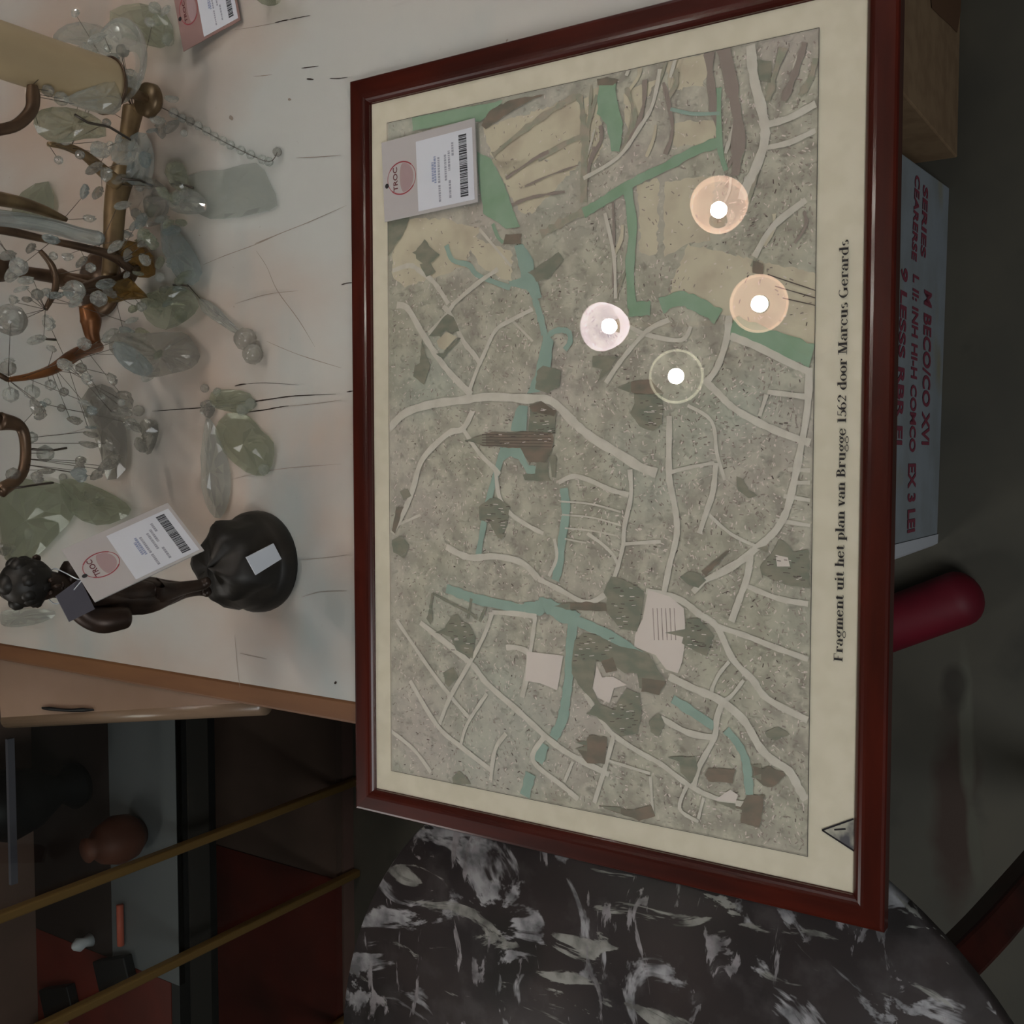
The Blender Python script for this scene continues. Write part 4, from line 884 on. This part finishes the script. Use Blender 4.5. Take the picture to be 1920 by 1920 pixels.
for pts in [[(290,195),(342,222),(402,256),(452,282),(504,303),(520,285)], [(340,520),(385,570),(430,605),(458,632)], [(60,750),(115,765),(165,775),(245,795)]]:
    MB().tube(smooth_line([ctab(px, py, .005) for px, py in pts], 4), .00045, 6).build('bead_wire', M['wire'], ca)
for pts, y in [([(228,335),(262,338),(285,348)],1.19), ([(322,345),(340,345),(362,352)],1.19), ([(325,534),(352,536)],1.18), ([(140,215),(165,230),(205,238),(245,262)],1.12), ([(60,842),(95,845),(125,840)],1.2), ([(28,915),(60,910),(100,905)],1.2), ([(70,635),(105,637)],1.18)]:
    MB().tube([cpt(px, py, y) for px, py in pts], .0012, 6).build('link_wire', M['wire'], ca)

# crystal foot lying by the tag at the top of the picture
gp = MB(); c0 = atz(525, 22, TZ); gp.lathe([(0, 0), (.014, 0), (.016, .004), (.011, .012), (.005, .02), (.004, .034), (.010, .042), (0, .046)], 16, 0, Matrix.Translation(c0 + Vector((.02, .01, .006))) @ Matrix.Rotation(.9, 4, 'X'))
o = gp.build('glass_stopper', M['cryg']); tag(o, 'small greenish glass stopper lying on the white table beyond the map frame', 'glass')

# ------------------------------------------------------------ round marble table
MZ = .712; mt = empty('marble_table', (-.5963, .3793, 0)); tag(mt, 'round pedestal table with black and white marble top, under the map corner', 'table')
MB().lathe([(0, MZ-.024), (.332, MZ-.020), (.339, MZ-.017), (.3418, MZ-.011), (.3410, MZ-.004), (.339, MZ), (0, MZ)], 120).build('marble_top', M['marble'], mt)
MB().lathe([(.304, MZ-.058), (.316, MZ-.058), (.317, MZ-.0205), (.304, MZ-.0205), (.304, MZ-.058)], 96, cap=False).build('apron_band', M['apron'], mt)
MB().lathe([(0, .40), (.03, .40), (.045, .44), (.03, .50), (.05, .58), (.10, MZ-.025), (0, MZ-.025)], 32).build('pedestal', M['wood'], mt)
for k in range(3):
    a = math.radians(-57 + 120*k); P = [Vector((math.cos(a)*r, math.sin(a)*r, z)) for r, z in ((.03, .60), (.13, .60), (.205, .52), (.245, .43), (.275, .31), (.31, .15), (.35, .02))]
    mb_ = MB(); S = smooth_line(P, 4); s = Vector((-math.sin(a), math.cos(a), 0)); vs = []; n = len(S)
    for i, p_ in enumerate(S):
        t = (S[min(i+1, n-1)] - S[max(i-1, 0)]).normalized(); q_ = t.cross(s).normalized(); hw = .019; wv = .017
        vs += [p_ - s*wv - q_*hw, p_ + s*wv - q_*hw, p_ + s*wv + q_*hw, p_ - s*wv + q_*hw]
    vs = [Vector((v_.x, v_.y, max(v_.z, 0))) for v_ in vs]
    fs = [(0, 3, 2, 1), ((n-1)*4, (n-1)*4+1, (n-1)*4+2, (n-1)*4+3)]
    for i in range(n-1):
        for j in range(4): fs.append((i*4+j, i*4+(j+1)%4, i*4+4+(j+1)%4, i*4+4+j))
    mb_.add(vs, fs).build('leg', M['wood'], mt, bevel=.004)

# ------------------------------------------------------------ things on the floor under the map
cx = empty('cardboard_box', (.388, .2845, 0)); tag(cx, 'plain brown cardboard box on the floor under the right end of the map', 'box')
MB().box((0, 0, 0), (.42, .33, .40)).build('box_body', M['carton'], cx, bevel=.002)
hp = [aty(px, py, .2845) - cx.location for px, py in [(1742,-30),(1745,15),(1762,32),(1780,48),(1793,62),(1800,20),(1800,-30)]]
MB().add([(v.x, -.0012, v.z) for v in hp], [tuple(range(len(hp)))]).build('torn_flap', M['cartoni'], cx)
A = atz(1780, 352, 0); B = atz(1757, 1018, 0); d = (A - B); L = d.length; ang = math.atan2(d.y, d.x)
wb = empty('white_box', B); wb.rotation_euler = (0, 0, ang); tag(wb, 'long white box with red stencilled lettering upside down, on the floor under the map', 'box')
tp = .024
MB().add([(0,0,0),(L,0,0),(L,.22,0),(0,.22,0),(.006,0,.40),(L-tp,0,.40),(L-tp,.22,.40),(.006,.22,.40)], [(0,3,2,1),(4,5,6,7),(0,1,5,4),(1,2,6,5),(2,3,7,6),(3,0,4,7)]).build('box_body', M['boxw'], wb, bevel=.0015)
MB().add([(-.0005, -.0008, 0), (.012, -.0012, 0), (.016, -.0012, .40), (-.0005, -.0008, .40), (-.004, .005, 0), (-.009, .010, .40)], [(0, 1, 2, 3), (4, 0, 3, 5)]).build('corner_tape', M['label'], wb)
WM = Matrix.Translation(B) @ Matrix.Rotation(ang, 4, 'Z'); WI = WM.inverted()
def onface(px, py):
    r = WI.to_3x3() @ ray(px, py); o_ = WI @ CP; t = (-.0008 - o_.y) / r.y; return o_ + r*t
def boxtext(body, p0, p1, hpx, bold=.002):
    """upside-down line of print; p0 start (photo top), p1 end; hpx = letter height in photo pixels"""
    a0 = onface(*p0); a1 = onface(*p1); hh = abs(onface(p0[0]+hpx, p0[1]).z - a0.z)
    vs, fs = text_faces(body, 1.0, 'LEFT', .03); wmax = max(v.x for v in vs); hm = max(v.y for v in vs)
    d_ = a1 - a0; k = abs(d_.x) / wmax
    lt = MB(); lt.add([(a0.x - v.x*k, -.0008 - 1e-5, a0.z + d_.z*v.x/wmax - v.y/hm*hh) for v in vs], fs); lt.build('red_lettering', M['boxred'], wb)
boxtext('M BECO/CO XVI', (1734, 541), (1729, 834), 14)
boxtext('L II: INH HI-H COMCO', (1713, 512), (1706, 848), 11)
boxtext('EX 3 LEI', (1704, 868), (1702, 1000), 14)
boxtext('9 LESSS RBR EI', (1691, 498), (1680, 834), 12)
boxtext('CEARERSE', (1717, 325), (1710, 486), 9); boxtext('SERIES', (1732, 345), (1727, 480), 9)
# red tube
a0 = atz(1665, 1172, .036); a1 = atz(1826, 1112, .036); d = (a1 - a0).normalized(); a2 = a0 - d*.18; Lt = (a1 - a2).length
rt = MB(); pr = [(0, 0), (.030, 0), (.036, .006)] + [(.036, Lt - .02)] + [(.036*math.cos(t*math.pi/12), Lt - .02 + .03*math.sin(t*math.pi/12)) for t in range(1, 6)] + [(0, Lt + .01)]
rt.lathe(pr, 36, 0, Matrix.Translation(a2) @ d.to_track_quat('Z', 'Y').to_matrix().to_4x4())
o = rt.build('red_tube', M['redtube']); tag(o, 'matt red tube with a rounded end lying on the concrete floor', 'tube')

# ------------------------------------------------------------ beige board and glass display cabinet on the left
bd = empty('beige_shelf_board'); tag(bd, 'beige board with a rounded edge beside the brown edge of the white table', 'board')
BZ = .712; e0 = atz(2, 1352, BZ); e1 = atz(458, 1326, BZ); dd = (e1 - e0).normalized(); e00 = e0; e11 = e1 + dd*.02
sd = Vector((-dd.y, dd.x, 0)); sd = sd if sd.x > 0 else -sd
pl4 = [e00, e11, e11 + sd*.06, e00 + sd*.20]
pl4[2].x = min(pl4[2].x, -.238); pl4[3].x = min(pl4[3].x, -.238); pl4[1].x = min(pl4[1].x, -.245); pl4[3].y = min(pl4[3].y, 1.316)
print('board y', e00.y, e11.y, e00.x, e11.x)
MB().prism([(v.x, v.y) for v in pl4], BZ - .03, BZ).build('board_top', M['board'], bd)
MB().tube([e00 + Vector((0,0,-.0105)), e11 + Vector((0,0,-.0105))], .0115, 16).build('rounded_nosing', M['nosing'], bd)
# posts that carry the board
MB().box((e00.x + .03, e00.y - .06, 0), (e00.x + .06, e00.y - .03, BZ - .031)).build('support', M['brownp'], bd)
kn = MB(); kp = [(80,1328,3),(95,1329,5),(115,1331,4),(135,1332,4),(155,1331,5),(175,1331,2)]
kn.tube([atz(a_, b_, BZ + .0032) for a_, b_, c_ in kp], [c_*.0007 for a_, b_, c_ in kp], 8, 0, flat=.6)
o = kn.build('black_clip', M['blackm']); tag(o, 'thin black clip lying on the beige board', 'clip')

Y0 = 1.331
cb_ = empty('display_cabinet', (-.75, Y0, 0)); tag(cb_, 'dark glass display cabinet with gold corner strips beside the white table', 'cabinet')
def cz(px, py, y=Y0): return aty(px, py, y)
cbl = cb_.location
def cbox(name, x0, x1, y0, y1, z0, z1, m, par=cb_, **k):
    return MB().box((x0-cbl.x, y0-cbl.y, z0), (x1-cbl.x, y1-cbl.y, z1)).build(name, m, par, **k)
xB = cz(320, 1595).x; xC = cz(360, 1785).x; XL = -1.45; XRc = -.262; ZT = 1.20; YB = Y0 + .46; SZ = .46
cbox('plinth', XL, XRc, Y0 + .005, YB, 0, .03, M['brownp'])
cbox('cabinet_floor', xC, XRc - .013, Y0 + .008, YB - .016, .031, .045, M['brownp'])
cbox('red_floor', XL + .013, xC - .001, Y0 + .008, YB - .016, .031, .047, M['cabred'])
cbox('back_panel', XL, XRc, YB - .015, YB, .031, ZT, M['brownp'])
cbox('cabinet_top', XL, XRc, Y0 + .006, YB, ZT + .001, ZT + .008, M['cabglass'])
cbox('side_panel', XRc - .012, XRc, Y0 + .008, YB - .016, .031, ZT, M['brownp']); cbox('side_panel', XL, XL + .012, Y0 + .008, YB - .016, .031, ZT, M['brownp'])
YR = Y0 + .05
zr1 = cz(330, 1500, YR).z; zr2 = cz(404, 1500, YR).z; SZ = zr1
xg = cz(300, 1800, Y0 + .15).x
cbox('black_rail', xg - .12, XRc - .013, YR, YR + .02, zr2, zr1 - .001, M['blackm'])
cbox('shelf_front', xg - .12, XRc - .013, YR - .004, YR - .0005, zr2 + .018, zr1 - .022, M['greyd'])
ysp = atz(205, 1500, SZ).y
cbox('grey_shelf', xg, XRc - .013, YR, ysp, SZ - .012, SZ, M['greyp'])
cbox('dark_shelf', xg, XRc - .013, ysp + .001, YB - .017, SZ - .012, SZ, M['darkb'])
cbox('pale_bar', cz(22, 1660, YR + .12).x, cz(22, 1385, YR + .12).x, YR + .12, YR + .126, cz(30, 1500, YR + .12).z, cz(17, 1500, YR + .12).z, M['palebar'])
cbox('red_shelf', XL + .013, xg - .001, YR + .021, YB - .017, SZ - .012, SZ, M['cabred'])
for xx in (xB, xC, xC - .27):
    MB().box((xx-.007-cbl.x, -.012, .0), (xx+.007-cbl.x, .004, ZT)).build('gold_strip', M['gold'], cb_, bevel=.003)
edges = [XL, xC - .27, xC, xB, XRc]
for a_, b_ in zip(edges[:-1], edges[1:]):
    cbox('glass_door', a_ + .008, b_ - .008, Y0, Y0 + .005, .035, ZT - .003, M['cabglass'])
def inside(name, mb, m, label, cat):
    o = mb.build(name, m); tag(o, label, cat); return o
SZ += .0008
def onshelf(px, py):
    v_ = atz(px, py, SZ); return Matrix.Translation((v_.x, min(max(v_.y, YR + .06), YB - .09), SZ))
inside('clay_vase', MB().lathe([(0, 0), (.022, 0), (.036, .02), (.040, .045), (.03, .075), (.016, .09), (.020, .10), (0, .10)], 24, 0, onshelf(262, 1560)), M['stone'], 'small brown clay vase behind the glass, beside the first gold strip', 'vase')
inside('salmon_stick', MB().tube([(0, 0, .006), (.07, 0, .006)], .006, 10), M['pinkbar'], 'salmon pink stick lying on the shelf of the dark display cabinet', 'stick').location = onshelf(232, 1770).translation
inside('white_figurine', MB().lathe([(0, 0), (.012, 0), (.008, .012), (.012, .024), (.006, .034), (0, .038)], 16, 0, onshelf(170, 1762)), M['label'], 'tiny white figurine inside the display cabinet, beside the salmon stick', 'figurine')
for (px, py, sx_, sy_, hz_, lab) in [(225, 1822, .055, .09, .018, 'black flat box on the red cabinet shelf, nearer the salmon stick'), (120, 1872, .050, .09, .018, 'black flat box on the red cabinet shelf, beside the dull pink cone')]:
    mbx = MB().box((-sx_/2, -sy_/2, 0), (sx_/2, sy_/2, hz_)); o = mbx.build('black_box', M['blackm'], bevel=.002); o.matrix_world = onshelf(px, py) @ Matrix.Rotation(.35, 4, 'Z'); tag(o, lab, 'box', 'black boxes on the cabinet shelf')
inside('pink_cone', MB().lathe([(0, 0), (.030, 0), (.027, .008), (.010, .05), (0, .06)], 24, 0, onshelf(60, 1905)), M['pink'], 'dull pink cone in the display cabinet at the lower left picture corner', 'ornament')
inside('dark_urn', MB().lathe([(0, 0), (.035, 0), (.04, .015), (.022, .04), (.05, .09), (.060, .14), (.04, .19), (.022, .21), (.03, .22), (0, .22)], 28, 0, onshelf(150, 1470)), M['blackm'], 'large dark urn in the display cabinet near the beige board', 'urn')

# ------------------------------------------------------------ four-arm ceiling lamp, mirrored in the picture glass
hub = Vector((.31, .84, 2.32)); ll = empty('ceiling_lamp', hub); tag(ll, 'brass ceiling lamp with four glowing glass bell shades, seen mirrored in the map glass', 'lamp')
MB().lathe([(0, -.03), (.02, -.025), (.035, 0), (.02, .03), (.008, .05), (.008, .34), (.06, .36), (.06, .378), (0, .378)], 24).build('hub_and_rod', M['lampmetal'], ll)
def glow(name, col, s):
    m = bpy.data.materials.new(name); m.use_nodes = True; nt = m.node_tree; nt.nodes.clear()
    e_ = nt.nodes.new('ShaderNodeEmission'); e_.inputs[0].default_value = lin(col); e_.inputs[1].default_value = s
    out = nt.nodes.new('ShaderNodeOutputMaterial')
    lw = nt.nodes.new('ShaderNodeLayerWeight'); lw.inputs[0].default_value = .35
    mr = nt.nodes.new('ShaderNodeMapRange'); mr.inputs[3].default_value = s*.75; mr.inputs[4].default_value = s*1.3
    nt.links.new(lw.outputs['Facing'], mr.inputs[0]); nt.links.new(mr.outputs[0], e_.inputs[1])
    nt.links.new(e_.outputs[0], out.inputs[0]); return m
LAMPS = [((1350,385), (255,206,178), 6.6, (-.42, .02), 50, .72), ((1425,570), (255,204,176), 6.0, (-.02, -.04), 51, .62), ((1133,613), (250,228,234), 8.5, (.0, -.55), 44, .8), ((1270,706), (206,202,174), 5.6, (.02, .03), 49, .22)]
for (pc, col, s, tilt, rpx, ins) in LAMPS:
    r = ray(*pc); g = onplane(*pc); t = (g - CP).length; m_ = r - Nn * (2*Nn.dot(r)); k = (2.05 - g.z)/m_.z; P = g + m_*k
    ax = (m_ + Vector((tilt[0], tilt[1], 0))).normalized(); R = rpx*(t + k)/F
    Q = ax.to_track_quat('Z', 'Y').to_matrix().to_4x4(); P -= ax*.012
    LM = Matrix.Translation(P - hub) @ Q
    prof = [(R, 0), (R*1.01, .004), (R*.97, .02), (R*.86, .042), (R*.66, .064), (R*.42, .078), (R*.36, .088), (R*.33, .088), (R*.39, .075), (R*.62, .060), (R*.82, .040), (R*.93, .019), (R*.955, .002), (R, 0)]
    sh = MB(); sh.lathe(prof[:8], 40, 0, LM, cap=False); sh.lathe(prof[7:13], 40, 1, LM, cap=False); sh.lathe(prof[11:], 40, 0, LM, cap=False)
    sh.build('glass_shade', [glow('lit_shade', col, s), glow('lit_shade_inside', col, s*ins)], ll)
    MB().lathe([(0, .094), (R*.30, .094), (R*.30, .075), (.012, .07), (.012, .055), (0, .055)], 20, 0, LM).build('lamp_socket', M['lampmetal'], ll)
    MB().ball(LM @ Vector((0, 0, .036)), .0165, 14, 0).build('bulb', glow('lit_bulb', (255, 246, 234), 390), ll)
    top_ = LM @ Vector((0, 0, .095)); midp = top_.lerp(Vector((0,0,0)), .45) + Vector((0, 0, .07))
    MB().tube(smooth_line([top_, top_ + (Q.to_3x3() @ Vector((0, 0, .03))), midp, Vector((0, 0, 0))], 5), .006, 8).build('lamp_arm', M['lampmetal'], ll)
